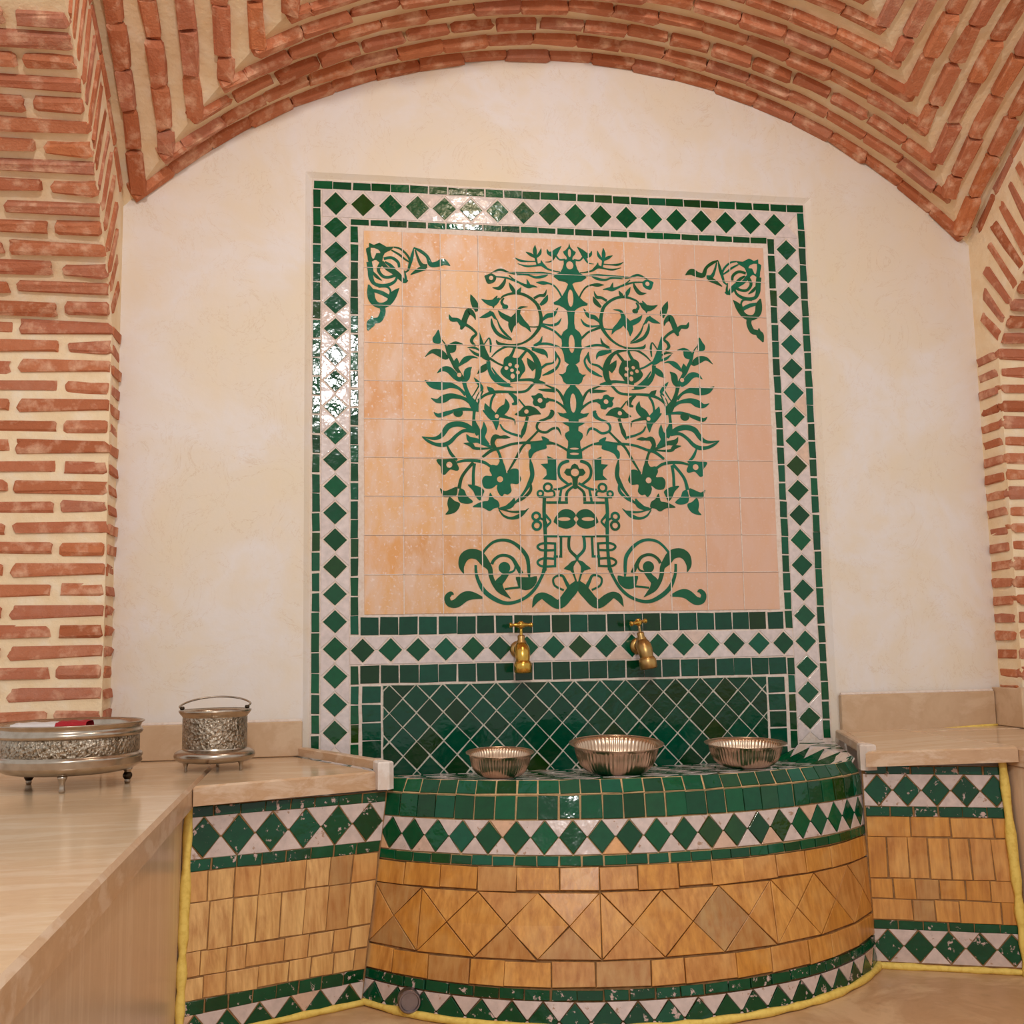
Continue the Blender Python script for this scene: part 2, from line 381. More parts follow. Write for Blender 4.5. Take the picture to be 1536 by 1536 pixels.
# ---- piers with the arches that spring from them
def pier(name, sg, label):
    xi = XL if sg < 0 else XR; xo = xi+sg*.52
    vs_, fs = [], []
    def V(p): vs_.append(p); return len(vs_)-1
    prof = [(YP, z) for z in (ZFLOOR, -1.34, -1.0, -.6, -.307)]
    a0 = math.asin((YP-YC)/RI); n = 26
    arc = [(YC+RI*math.sin(a0*(1-.62*i/n)), ZI+RI*math.cos(a0*(1-.62*i/n))) for i in range(1, n+1)]
    intr = prof+arc
    extr = [(.0, z) for z in (ZFLOOR, -1.34, -1.0, -.6, -.307)]
    for (y, z) in arc:    # radial partner on the outer curve
        d = Vector((y-YC, z-ZI)).normalized(); t = .0; p = Vector((y, z))
        while t < .6 and (p.x < 0) and (p-Vector((YC, ZV))).length < RV+.03: t += .005; p = Vector((y, z))+d*t
        extr.append((min(p.x, 0.0), p.y))
    rows = []
    for (yi, zi), (ye, ze) in zip(intr, extr):
        rows.append((V((xo, yi, zi)), V((xi, yi, zi)), V((xi, ye, ze))))
    for r0, r1 in zip(rows[:-1], rows[1:]):
        q1 = [r0[0], r0[1], r1[1], r1[0]]; q2 = [r0[1], r0[2], r1[2], r1[1]]
        fs += [q1 if sg < 0 else q1[::-1], q2 if sg < 0 else q2[::-1]]
    o = mk(name, vs_, fs, 'mortar', origin=(xi+sg*.2, YP, ZFLOOR)); tag(o, kind='structure', label=label)
    T = .0265; pitch = .0478; s_ = 0.02; k = 0; H1 = 1.033   # vertical part from the ledge up
    while True:
        if s_ < H1: c = Vector((0, YP, ZLEDGE+.0+s_)); nrm = Vector((0, -1, 0)); tng = Vector((0, 0, 1)); arch = False
        else:
            a = a0-(s_-H1)/RI; nrm = -Vector((0, math.sin(a), math.cos(a))); c = Vector((0, YC, ZI))-nrm*RI
            tng = Vector((0, math.cos(a), -math.sin(a))); tng = -tng if tng.z < 0 else tng; arch = True
            if a < a0*.42: break
        pr = .017 if arch else .007
        x = xi; L = .205 if k % 2 else .10
        xs_ = []
        while abs(x-xi) < .47:
            xs_.append((x, x+sg*L)); x += sg*(L+.018); L = .205
        for xa, xb in xs_:
            cc = c+Vector(((xa+xb)/2, 0, 0))+nrm*(pr+random.uniform(-.003, .003))+tng*random.uniform(-.003, .003)
            ax = Vector((1, 0, 0)); m_ = frame(cc, ax, nrm.cross(ax), nrm)
            place('brick', brick(abs(xb-xa)-.004, T, .03), jitter(m_, .012), o)
        # the same course seen on the side of the pier
        Ls = .085 if not arch else min(.19, .085+(s_-H1)*.5)
        cc = c-nrm*(Ls/2+.012)+Vector((xi-sg*(.005+random.uniform(-.002, .002)), 0, 0))
        nx = Vector((-sg, 0, 0)); dr = -nrm if not arch else (-nrm*math.cos(.3)+tng*math.sin(.3)); m_ = frame(cc+(dr+nrm)*Ls/2, dr, nx.cross(dr), nx)
        place('brick', brick(Ls, T*.95, .03), jitter(m_, .015), o)
        s_ += pitch; k += 1
    # ring of bricks that edges the arch against the vault
    t = math.asin(1.10/RV)
    while t > .42:
        b = t-.115/RV; mdl = (t+b)/2; rad = Vector((0, math.sin(mdl), math.cos(mdl))); tan = Vector((0, math.cos(mdl), -math.sin(mdl)))
        nx = Vector((-sg, 0, 0)); m_ = frame(Vector((xi-sg*.005, YC, ZV))+rad*(RV-.012), tan, nx.cross(tan), nx)
        place('brick', brick(.108, .026, .03), jitter(m_, .02), o); t = b
    return o
wall_left = pier('wall_left', -1, 'brick pier and arch beside the large metal tray')
wall_right = pier('wall_right', 1, 'brick pier and arch on the far side of the tile panel')

# ------------------------------------------------------------------ floor
def floor():
    o = mk('floor', [(-2.6, -4.2, ZFLOOR), (3.6, -4.2, ZFLOOR), (3.6, .1, ZFLOOR), (-2.6, .1, ZFLOOR)], [[0, 1, 2, 3]], 'floor_stone', origin=(.5, -2, ZFLOOR))
    tag(o, kind='structure', label='brown stone floor')
floor()

# ------------------------------------------------------------------ tiles
def clip(poly, x0, x1, z0, z1):
    def cut(P, f, inter):
        out = []
        for i in range(len(P)):
            a, b = P[i-1], P[i]; fa, fb = f(a), f(b)
            if (fa >= 0) != (fb >= 0): t = fa/(fa-fb); out.append((a[0]+(b[0]-a[0])*t, a[1]+(b[1]-a[1])*t))
            if fb >= 0: out.append(b)
        return out
    for f in (lambda p: p[0]-x0, lambda p: x1-p[0], lambda p: p[1]-z0, lambda p: z1-p[1]):
        poly = cut(poly, f, None)
        if len(poly) < 3: return []
    q = []
    for p in poly:
        if not q or (abs(p[0]-q[-1][0])+abs(p[1]-q[-1][1])) > 1e-5: q.append(p)
    if len(q) > 1 and abs(q[0][0]-q[-1][0])+abs(q[0][1]-q[-1][1]) < 1e-5: q.pop()
    return q if len(q) >= 3 else []
def area(p): return .5*sum(p[i-1][0]*p[i][1]-p[i][0]*p[i-1][1] for i in range(len(p)))
def inset(poly, d):
    n = len(poly); out = []
    for i in range(n):
        p0, p1, p2 = Vector(poly[i-1]), Vector(poly[i]), Vector(poly[(i+1) % n])
        e1 = (p1-p0).normalized(); e2 = (p2-p1).normalized(); n1 = Vector((-e1.y, e1.x)); n2 = Vector((-e2.y, e2.x))
        k = 1+n1.dot(n2); k = max(k, .25); out.append(tuple(p1+(n1+n2)*(d/k)))
    return out
BMAP = [None]
def tile(name, poly, fmap, mat, parent, gap=.0022, t=.0022, jit=.0009, tilt=.0007, bev=.0008, back=None):
    back = back if back is not None else (.009 if fmap is BMAP[0] else .002)
    if len(poly) < 3: return None
    if area(poly) < 0: poly = poly[::-1]
    if area(poly) < 5e-5: return None
    p = inset(poly, gap/2)
    if area(p) < 2e-5: return None
    p = [(a+random.uniform(-jit, jit), b+random.uniform(-jit, jit)) for a, b in p]
    q = inset(p, bev); n = len(p)
    off = [t+random.uniform(-tilt, tilt) for _ in p]
    ox = sum(a for a, b in p)/n; oz = sum(b for a, b in p)/n; c0 = Vector(fmap(ox, oz, 0))
    gx, gz = random.uniform(-tilt, tilt)/.05, random.uniform(-tilt, tilt)/.05
    off = [t+(a-ox)*gx+(b-oz)*gz for a, b in p]
    vs_ = [fmap(a, b, -back) for a, b in p]+[fmap(a, b, o_-bev*.8) for (a, b), o_ in zip(p, off)]+[fmap(a, b, o_) for (a, b), o_ in zip(q, off)]
    fs = [[2*n+i for i in range(n)]]
    for i in range(n):
        j = (i+1) % n; fs += [[i, j, n+j, n+i], [n+i, n+j, 2*n+j, 2*n+i]]
    return mk(name, vs_, fs, mat, parent, origin=c0)
def rect(x0, x1, z0, z1): return [(x0, z0), (x1, z0), (x1, z1), (x0, z1)]
def diamond_strip(fmap, parent, s0, s1, z0, z1, n, s_first=None, s_last=None, green='green', white='white', vertical=False, size=.86, gap=.0022, lo=None, hi=None):
    """n diamonds between two rows of white triangles"""
    w = z1-z0; zc = (z0+z1)/2; h = w/2
    a = s_first if s_first is not None else s0+(s1-s0)/n/2; b = s_last if s_last is not None else s1-(s1-s0)/n/2
    step = (b-a)/(n-1); r = min(step/2, h*1.0)*1.0
    T = (lambda P: [(q, p) for p, q in P]) if vertical else (lambda P: P)
    bx = (z0, z1, s0, s1) if vertical else (s0, s1, z0, z1)
    if lo is not None: bx = (bx[0], bx[1], max(bx[2], lo), bx[3])
    for i in range(n):
        c = a+i*step; hs = step/2*size; hz = h*size*1.0
        tile('diamond_tile', clip(T([(c-hs, zc), (c, zc-hz), (c+hs, zc), (c, zc+hz)]), *bx), fmap, green, parent, gap=.0006, jit=.0008)
    for i in range(-1, n):
        c0, c1 = a+i*step, a+(i+1)*step; mid = (c0+c1)/2
        for sg in (-1, 1):
            P = [(c0, zc+sg*h), (c1, zc+sg*h), (mid, zc)]
            hs = step/2*(1-size)*.5; k = .92
            P = [(c0+step*.02, zc+sg*h), (c1-step*.02, zc+sg*h), (mid+step*.03, zc+sg*h*.04), (mid-step*.03, zc+sg*h*.04)]
            P = clip(T(P), *bx); tile('triangle_tile', P, fmap, white, parent, gap=.0004, t=.0018, jit=.0005, tilt=.0004)
def strip(fmap, parent, a, b, c, d, n, mat='green', vertical=False, name='border_tile', gap=.004, off=0):
    step = (b-a)/n; c -= gap*.36; d += gap*.36
    for i in range(n):
        u0, u1 = a+i*step, a+(i+1)*step
        u0 += random.uniform(-.0012, .0012); u1 += random.uniform(-.0012, .0012)
        P = rect(c, d, u0, u1) if vertical else rect(u0, u1, c, d)
        tile(name, P, fmap, mat, parent, gap=gap)

# ------------------------------------------------------------------ the mosaic panel
pan = empty('mosaic_panel', (XC, 0, -1.40))
tag(pan, 'mosaic tile panel with green tree on peach tiles, set into the plaster wall', 'tile panel')
fm = lambda s_, z, o_: (s_, -o_, z)
v_, f_ = bevbox(PX0, PX1, -.0002, .0028, -1.42, PZ1, .0001)
mk('grout_bed', v_, f_, 'grout_white', pan)
# outer strip, diamonds, inner strip
strip(fm, pan, -.130, 1.225, .1085, .1295, 27, gap=.0032)
strip(fm, pan, -1.342, .107, -.130, -.110, 29, vertical=True)
strip(fm, pan, -1.342, .107, 1.205, 1.225, 29, vertical=True)
diamond_strip(fm, pan, -.107, 1.203, .033, .106, 18, -.072, 1.137)
diamond_strip(fm, pan, -1.355, .032, -.107, -.037, 20, -1.288, .006, vertical=True)
diamond_strip(fm, pan, -1.345, .032, 1.134, 1.203, 20, -1.288, -.002, vertical=True)
strip(fm, pan, -.034, 1.112, .013, .030, 23)
strip(fm, pan, -1.050, .012, -.034, -.014, 22, vertical=True)
strip(fm, pan, -1.050, .030, 1.113, 1.133, 22, vertical=True)
strip(fm, pan, -1.365, -1.125, -.034, -.014, 5, vertical=True)
strip(fm, pan, -1.365, -1.125, 1.113, 1.133, 5, vertical=True)
strip(fm, pan, -.011, 1.110, -1.051, -1.006, 23, 'green_dark', name='square_tile', gap=.0035)
diamond_strip(fm, pan, -.036, 1.132, -1.123, -1.054, 17, -.004, 1.106)
strip(fm, pan, -.011, 1.110, -1.171, -1.126, 23, 'green_dark', name='square_tile', gap=.0035)
strip(fm, pan, -1.400, -1.175, -.006, .041, 5, 'green_dark', True, 'square_tile', .004)
strip(fm, pan, -1.400, -1.175, 1.057, 1.104, 5, 'green_dark', True, 'square_tile', .004)
# lattice of dark green diamonds
v_, f_ = bevbox(.0445, 1.0535, -.0006, .0, -1.405, -1.1745, .0001); mk('lattice_bed', v_, f_, 'grout_grey', pan)
DX, DZ = .0675, .0705
for r in range(-1, 8):
    for c in range(-1, 17):
        cx = .095+(c-1)*DX+(DX/2 if r % 2 else 0); cz = -1.174-r*DZ/2
        P = clip([(cx-DX/2, cz), (cx, cz-DZ/2), (cx+DX/2, cz), (cx, cz+DZ/2)], .045, 1.053, -1.405, -1.175)
        tile('lattice_tile', P, fm, 'green_dark', pan, gap=.0032, jit=.0009, tilt=.0009)
# peach field, eleven by ten
for i in range(11):
    for j in range(10):
        tile('peach_tile', rect(i*.1, (i+1)*.1, -(j+1)*.1, -j*.1), fm, 'peach', pan, gap=.0012, jit=.0005, tilt=.0002, bev=.0004)

# ---- the green tree: glazed shapes standing a hair proud of the peach tiles.
# Left half traced in the photograph, turned into wall positions, mirrored about the trunk.
AXIS = .5485
TILE_T = .0022
ZONES = {'A': (620, 350), 'B': (620, 560), 'C': (640, 680), 'D': (460, 250)}
ZS = 6.144
def wpt(z, x, y):
    p = wall_at(ZONES[z][0]+x/ZS, ZONES[z][1]+y/ZS); return Vector((p.x, p.z))
PXM = .00169/ZS
YF, YB = -(TILE_T+.0011), -(TILE_T-.0012)
def motif_mesh(name, pts2, tris, loops, parent, mirror, mat='motif'):
    out = []
    for mi in ((False, True) if mirror else (False,)):
        P = [((2*AXIS-p.x) if mi else p.x, p.y) for p in pts2]; n = len(P)
        dy = random.uniform(-.00025, .00025)
        vs_ = [(a, YF+dy, b) for a, b in P]+[(a, YB, b) for a, b in P]; fs = []
        for t in tris:
            q = [Vector(P[i]) for i in t]; ar = sum(q[k-1].x*q[k].y-q[k].x*q[k-1].y for k in range(len(q)))
            fs.append(list(t) if ar > 0 else list(t)[::-1])
        for lp in loops:
            for k in range(len(lp)): a, b = lp[k-1], lp[k]; fs.append([a, b, n+b, n+a])
        out.append(mk(name, vs_, fs, mat, parent))
    return out
def ribbon(z, pts, name='leaf', mirror=True):
    P = []
    for x, y, w in pts: q = wpt(z, x, y); P.append(Vector((q.x, q.y, w*PXM)))
    q = catmull(P, 5); L, R = [], []
    for i, p in enumerate(q):
        t = (q[min(i+1, len(q)-1)].xy-q[max(i-1, 0)].xy)
        t = t.normalized() if t.length > 1e-9 else Vector((1, 0)); nn = Vector((-t.y, t.x))*max(p.z, .0003)/2
        L.append(p.xy+nn); R.append(p.xy-nn)
    n = len(q); pts2 = L+R; tris = [[i, i+1, n+i+1, n+i] for i in range(n-1)]
    motif_mesh(name, pts2, tris, [list(range(n))+list(range(2*n-1, n-1, -1))], MOT, mirror)
def blob(z, outer, holes=(), name='flower', mirror=True, smooth=4):
    loops = [[wpt(z, *p) for p in outer]]+[[wpt(z, *p) for p in h] for h in holes]
    if smooth: loops = [[Vector((v.x, v.y)) for v in catmull(l, smooth, True)] for l in loops]
    pts2 = [p for l in loops for p in l]
    tri = tessellate_polygon([[Vector((p.x, p.y, 0)) for p in l] for l in loops])
    k = 0; lp = []
    for l in loops: lp.append(list(range(k, k+len(l)))); k += len(l)
    motif_mesh(name, pts2, tri, lp, MOT, mirror)
def circ(cx, cy, rx, ry=None, n=12): ry = ry or rx; return [(cx+rx*math.cos(2*math.pi*i/n), cy+ry*math.sin(2*math.pi*i/n)) for i in range(n)]
def ring(z, cx, cy, r, w, name='knot'): ribbon(z, [(cx+r*math.cos(.3+2*math.pi*i/9), cy+r*math.sin(.3+2*math.pi*i/9), w) for i in range(10)], name)
def dot(z, cx, cy, r):
    for mi in (False, True):
        P = [wpt(z, *p) for p in circ(cx, cy, r)]; P = [((2*AXIS-p.x) if mi else p.x, p.y) for p in P]
        if mi: P = P[::-1]
        n = len(P); vs_ = [(a, YF-.0005, b) for a, b in P]+[(a, YB, b) for a, b in P]
        fs = [list(range(n))]+[[k-1, k, n+k, n+k-1] for k in range(n)]
        if area(P) < 0: fs = [f[::-1] for f in fs]
        mk('flower_eye', vs_, fs, 'peach', MOT)
def half(z, left, holes=(), name='trunk', ax=None):
    """shape symmetric about the trunk: left outline from top to bottom"""
    L = [wpt(z, *p) for p in left]; L = [Vector((min(p.x, AXIS), p.y)) for p in L]
    Rr = [Vector((2*AXIS-p.x, p.y)) for p in reversed(L)]
    loops = [L+Rr]
    for cy, ry, rx in holes:
        c = wpt(z, 1440, cy); loops.append([Vector((AXIS+rx*PXM*math.cos(2*math.pi*i/14), c.y+ry*PXM*math.sin(2*math.pi*i/14))) for i in range(14)])
    pts2 = [p for l in loops for p in l]; tri = tessellate_polygon([[Vector((p.x, p.y, 0)) for p in l] for l in loops])
    k = 0; lp = []
    for l in loops: lp.append(list(range(k, k+len(l)))); k += len(l)
    return motif_mesh(name, pts2, tri, lp, MOT, False)
MOT = pan
# trunk from the finial down
half('A', [(1440, 95), (1425, 130), (1400, 158), (1377, 172), (1385, 192), (1408, 218), (1415, 242), (1382, 250), (1384, 285), (1370, 330), (1352, 362), (1300, 388), (1290, 402), (1340, 440), (1400, 452), (1424, 470), (1405, 520), (1370, 580), (1330, 618), (1290, 640), (1296, 658), (1345, 668), (1385, 690), (1412, 712), (1420, 760), (1424, 830), (1418, 880), (1380, 910), (1360, 950), (1368, 1020), (1362, 1062), (1385, 1120), (1392, 1180), (1415, 1200), (1432, 1208), (1410, 1235), (1402, 1280), (1375, 1300), (1338, 1298), (1366, 1325), (1382, 1370), (1410, 1392), (1452, 1396)],
     [(185, 42, 16), (298, 42, 36), (600, 88, 28), (1020, 92, 30)])
ribbon('A', [(1330, 425, 8), (1375, 432, 8), (1420, 438, 14)])
half('B', [(1452, 82), (1440, 120), (1408, 155), (1382, 205), (1374, 255), (1388, 320), (1410, 365), (1380, 372), (1325, 360), (1350, 395), (1400, 415), (1428, 425), (1430, 450), (1370, 456), (1400, 475), (1432, 492), (1436, 530), (1400, 552), (1394, 575), (1404, 600), (1424, 625), (1424, 668), (1412, 720), (1410, 785), (1440, 790)], [(275, 95, 30), (695, 10, 46), (742, 12, 46)])
# crest
ribbon('A', [(1120, 112, 5), (1118, 165, 40), (1126, 230, 24), (1142, 300, 16)]); ribbon('A', [(1035, 175, 5), (1078, 198, 32), (1126, 228, 16)])
ribbon('A', [(1176, 142, 5), (1164, 188, 30), (1130, 226, 16)]); ribbon('A', [(935, 228, 5), (985, 255, 22), (1060, 262, 12), (1140, 262, 10)])
ribbon('A', [(960, 282, 4), (1040, 306, 18), (1120, 302, 16), (1182, 292, 34), (1232, 330, 20), (1300, 352, 12), (1350, 360, 10)]); ribbon('A', [(1176, 252, 6), (1188, 292, 34), (1222, 320, 22)])
ribbon('A', [(1362, 122, 6), (1322, 160, 44), (1290, 192, 62), (1245, 185, 34), (1230, 150, 8)]); ribbon('A', [(1300, 205, 34), (1270, 260, 14), (1215, 268, 4)]); ribbon('A', [(1310, 205, 18), (1345, 245, 16), (1400, 243, 16)])
blob('A', [(655, 395), (690, 380), (712, 372), (745, 385), (762, 405), (755, 440), (725, 462), (690, 468), (672, 450), (662, 420)]); dot('A', 715, 415, 20)
ribbon('A', [(755, 402, 12), (850, 412, 16), (930, 440, 18), (1000, 470, 14)], 'stem'); ribbon('A', [(715, 368, 8), (800, 338, 24), (880, 366, 16), (935, 380, 10)])
ribbon('A', [(728, 503, 5), (790, 508, 38), (832, 462, 34), (846, 420, 14)]); ribbon('A', [(870, 362, 6), (960, 368, 22), (1080, 370, 22), (1190, 366, 16), (1300, 384, 10)], 'stem')
ribbon('A', [(950, 385, 8), (1050, 386, 14), (1120, 408, 22), (1190, 402, 26), (1240, 385, 8)]); ribbon('A', [(880, 390, 10), (930, 432, 14), (1020, 480, 26), (1060, 490, 42), (1100, 490, 24), (1142, 500, 6)])
ribbon('A', [(1044, 425, 5), (1060, 478, 38)]); ribbon('A', [(1130, 455, 5), (1190, 460, 36), (1250, 465, 16), (1300, 490, 16), (1340, 540, 16), (1365, 590, 16)])
# upper scroll
ribbon('A', [(800, 612, 10), (830, 580, 18), (920, 555, 24), (1000, 562, 28), (1080, 602, 28), (1140, 660, 32), (1166, 730, 34), (1176, 800, 36), (1160, 870, 34), (1100, 950, 26), (1030, 1002, 20), (960, 1026, 16), (870, 1030, 18), (785, 1018, 30), (762, 985, 6)], 'stem')
ribbon('A', [(880, 458, 5), (905, 505, 38), (935, 552, 30)]); ribbon('A', [(992, 500, 5), (972, 535, 36), (950, 562, 16)])
ribbon('A', [(832, 598, 16), (812, 640, 26), (840, 676, 30)], 'stem'); blob('A', circ(845, 680, 28, 22), name='leaf')
ribbon('A', [(625, 608, 4), (680, 636, 44), (740, 642, 66), (795, 600, 18)]); ribbon('A', [(738, 692, 6), (738, 640, 46), (772, 578, 8)])
ribbon('A', [(1110, 602, 24), (1160, 576, 26), (1205, 572, 30), (1226, 522, 5)]); ribbon('A', [(1236, 570, 6), (1215, 620, 46), (1168, 664, 24)]); dot('A', 1155, 612, 16)
ribbon('A', [(1052, 680, 5), (985, 688, 26), (962, 740, 44), (930, 800, 84), (902, 850, 64), (905, 918, 6)]); ribbon('A', [(780, 714, 6), (820, 760, 46), (890, 798, 56)])
ribbon('A', [(960, 760, 60), (1000, 820, 62), (1050, 862, 40), (1080, 912, 5)]); ribbon('A', [(1050, 862, 12), (1110, 866, 12), (1165, 862, 16)], 'stem')
ribbon('A', [(718, 788, 10), (728, 850, 30), (770, 920, 34), (840, 962, 28), (908, 986, 6)]); ribbon('A', [(768, 790, 6), (800, 870, 20), (850, 932, 24), (905, 976, 8)])
ribbon('A', [(610, 780, 5), (670, 762, 42), (722, 742, 42), (748, 790, 10)]); ribbon('A', [(700, 718, 18), (740, 760, 24), (766, 800, 10)])
ribbon('A', [(1180, 812, 14), (1230, 765, 42), (1290, 750, 40), (1332, 688, 5)]); ribbon('A', [(1190, 836, 10), (1270, 850, 22), (1330, 832, 26), (1362, 784, 5)])
ribbon('A', [(1170, 846, 30), (1230, 872, 24), (1300, 906, 20), (1350, 952, 22), (1388, 990, 18)], 'stem')
# left sprout
ribbon('A', [(328, 750, 5), (350, 795, 40), (410, 802, 36), (445, 840, 44), (480, 842, 36)]); ribbon('A', [(572, 800, 5), (556, 756, 34), (512, 722, 62), (482, 770, 54), (458, 840, 54), (438, 888, 20)])
ribbon('A', [(526, 566, 5), (548, 620, 54), (578, 690, 64), (572, 726, 8)]); ribbon('A', [(480, 842, 30), (540, 882, 26), (578, 928, 24), (546, 962, 30), (536, 1000, 30), (572, 1040, 16)], 'stem')
ribbon('A', [(602, 905, 6), (615, 970, 30), (632, 1050, 54), (652, 1120, 74), (705, 1172, 28)], 'stem'); ribbon('A', [(640, 1045, 10), (672, 995, 12), (698, 968, 12), (712, 1020, 22), (708, 1100, 12)])
ribbon('A', [(498, 1056, 5), (560, 1056, 22), (612, 1082, 14)]); ribbon('A', [(512, 1066, 5), (570, 1112, 28), (640, 1136, 20)])
# leafy branch
ribbon('A', [(240, 960, 6), (290, 1022, 14), (322, 1110, 30), (362, 1190, 34), (392, 1242, 40), (432, 1300, 30), (462, 1362, 40), (480, 1430, 34)], 'stem')
blob('A', [(230, 890), (200, 935), (176, 970), (186, 1010), (235, 1020), (254, 1000), (246, 940)], name='leaf')
ribbon('A', [(108, 1140, 5), (170, 1092, 36), (240, 1104, 70), (300, 1142, 54), (325, 1122, 10)]); ribbon('A', [(455, 1024, 5), (390, 1014, 34), (350, 1062, 92), (320, 1098, 30)])
ribbon('A', [(592, 1152, 5), (540, 1142, 26), (480, 1166, 54), (418, 1224, 16)]); ribbon('A', [(400, 1150, 5), (395, 1192, 54), (400, 1242, 34)])
ribbon('A', [(218, 1290, 5), (270, 1254, 42), (330, 1262, 64), (390, 1322, 62), (440, 1362, 40)]); ribbon('A', [(538, 1234, 5), (500, 1272, 62), (490, 1330, 60), (462, 1372, 30)]); dot('A', 422, 1308, 20)
ribbon('A', [(104, 1354, 5), (170, 1396, 62), (260, 1406, 84), (340, 1402, 54), (420, 1432, 28), (480, 1492, 32)])
# rosette in its scroll
blob('A', [(835, 1160), (880, 1132), (930, 1150), (985, 1152), (1018, 1205), (1030, 1262), (1002, 1302), (968, 1350), (900, 1362), (832, 1322), (800, 1272), (826, 1220)],
     [circ(890, 1212, 17), circ(952, 1226, 20), circ(856, 1244, 18), circ(908, 1264, 17), circ(962, 1284, 18), circ(914, 1318, 20, 24)])
ribbon('A', [(720, 1142, 10), (770, 1092, 18), (850, 1048, 22), (930, 1046, 30), (1010, 1062, 30), (1070, 1092, 32), (1120, 1150, 50), (1152, 1240, 62), (1142, 1330, 54), (1110, 1362, 30)], 'stem')
ribbon('A', [(932, 1050, 24), (915, 1100, 26), (882, 1160, 40)], 'stem'); ribbon('A', [(1042, 1080, 20), (1000, 1132, 28), (970, 1172, 30)], 'stem'); ribbon('A', [(700, 1152, 24), (780, 1202, 18), (830, 1222, 18)], 'stem')
ribbon('A', [(1048, 1152, 6), (1078, 1202, 62), (1120, 1252, 72)]); ribbon('A', [(690, 1182, 40), (700, 1260, 36), (742, 1332, 52), (812, 1390, 40), (915, 1420, 5)])
ribbon('A', [(722, 1240, 10), (772, 1312, 24), (832, 1372, 30), (892, 1402, 18)]); ribbon('A', [(588, 1296, 5), (640, 1252, 62), (692, 1212, 40)])
ribbon('A', [(890, 1362, 30), (980, 1354, 24), (1080, 1352, 30), (1150, 1372, 42), (1215, 1388, 20)], 'stem')
ribbon('A', [(1104, 1032, 5), (1166, 1004, 26), (1186, 950, 5)]); ribbon('A', [(1090, 1062, 20), (1150, 1026, 20), (1230, 1020, 24), (1320, 1042, 16), (1365, 1062, 12)]); ribbon('A', [(1090, 1070, 20), (1180, 1090, 54), (1220, 1112, 32), (1236, 1152, 5)])
ribbon('A', [(1160, 1262, 20), (1220, 1212, 24), (1290, 1192, 16), (1312, 1130, 30), (1305, 1086, 5)]); ribbon('A', [(1310, 1110, 20), (1346, 1170, 20), (1320, 1240, 24), (1260, 1282, 32), (1188, 1312, 10)])
# middle left
ribbon('B', [(162, 230, 5), (220, 256, 42), (280, 236, 74), (340, 212, 54), (400, 216, 42), (470, 236, 32), (540, 282, 42)]); ribbon('B', [(188, 360, 5), (230, 390, 38), (300, 372, 42), (362, 352, 30)])
blob('B', circ(412, 366, 44, 38), name='leaf'); ribbon('B', [(360, 346, 22), (450, 332, 32), (530, 336, 26), (600, 338, 42)], 'stem')
ribbon('B', [(462, 60, 36), (480, 132, 34), (512, 222, 52), (562, 302, 80), (572, 340, 40)], 'stem'); ribbon('B', [(558, 42, 5), (590, 82, 32), (632, 140, 30), (608, 172, 8)])
ribbon('B', [(606, 112, 14), (560, 190, 12), (534, 226, 10)], 'stem'); ribbon('B', [(612, 160, 8), (582, 222, 10), (570, 260, 10)], 'stem'); ribbon('B', [(640, 162, 14), (612, 232, 14), (592, 292, 16)], 'stem')
ribbon('B', [(596, 252, 20), (660, 202, 24), (740, 176, 30), (850, 172, 24), (960, 176, 24), (1040, 162, 24), (1092, 112, 24), (1130, 80, 14)], 'stem'); ribbon('B', [(678, 124, 5), (712, 156, 52), (748, 182, 30)])
ribbon('B', [(752, 190, 20), (722, 240, 24), (710, 312, 20), (722, 362, 20)], 'stem'); ribbon('B', [(880, 182, 20), (930, 222, 42), (946, 270, 42), (908, 288, 18)]); ribbon('B', [(970, 240, 12), (1010, 290, 16), (1040, 322, 16)], 'stem')
ribbon('B', [(848, 236, 5), (858, 300, 62), (812, 352, 84), (766, 402, 50)], 'petal'); ribbon('B', [(660, 278, 5), (682, 332, 62), (742, 392, 60)], 'petal')
ribbon('B', [(640, 342, 12), (702, 392, 52), (756, 432, 72), (764, 524, 8)], 'petal'); ribbon('B', [(800, 390, 40), (870, 410, 24), (928, 432, 16), (936, 482, 4)], 'petal'); dot('B', 768, 398, 19)
ribbon('B', [(932, 380, 6), (990, 372, 62), (1050, 350, 104), (1112, 352, 72), (1174, 378, 6)], 'petal'); dot('B', 1040, 355, 20); ribbon('B', [(1050, 402, 30), (1032, 480, 30), (1012, 540, 42), (990, 602, 8)], 'stem')
ribbon('B', [(798, 470, 14), (830, 520, 20), (900, 556, 22), (970, 576, 24), (1000, 582, 20)], 'stem')
blob('B', [(1085, 210), (1120, 205), (1150, 185), (1185, 195), (1200, 225), (1250, 240), (1245, 265), (1222, 280), (1215, 315), (1175, 325), (1150, 305), (1115, 300), (1098, 270), (1105, 245)]); dot('B', 1165, 252, 22)
ribbon('B', [(1225, 242, 36), (1300, 256, 20), (1360, 292, 22), (1415, 342, 24)], 'stem'); ribbon('B', [(1150, 150, 5), (1200, 156, 26), (1270, 160, 32), (1312, 172, 20)]); ribbon('B', [(1195, 100, 6), (1270, 132, 20), (1330, 162, 22), (1370, 222, 28), (1395, 284, 22)], 'stem')
ribbon('B', [(1262, 340, 12), (1278, 360, 44), (1262, 398, 40), (1220, 422, 24), (1160, 446, 24), (1136, 490, 24), (1156, 530, 24), (1220, 546, 24), (1280, 512, 24), (1332, 512, 24), (1362, 574, 5)], 'stem')
ribbon('B', [(1150, 530, 20), (1100, 582, 20), (1060, 622, 24), (1000, 682, 24), (940, 792, 24), (868, 915, 14)], 'stem')
ribbon('B', [(636, 774, 24), (720, 712, 30), (800, 690, 26), (900, 656, 24), (1000, 642, 24), (1100, 642, 30), (1200, 640, 44), (1300, 650, 20), (1370, 682, 20), (1420, 712, 26)], 'stem')
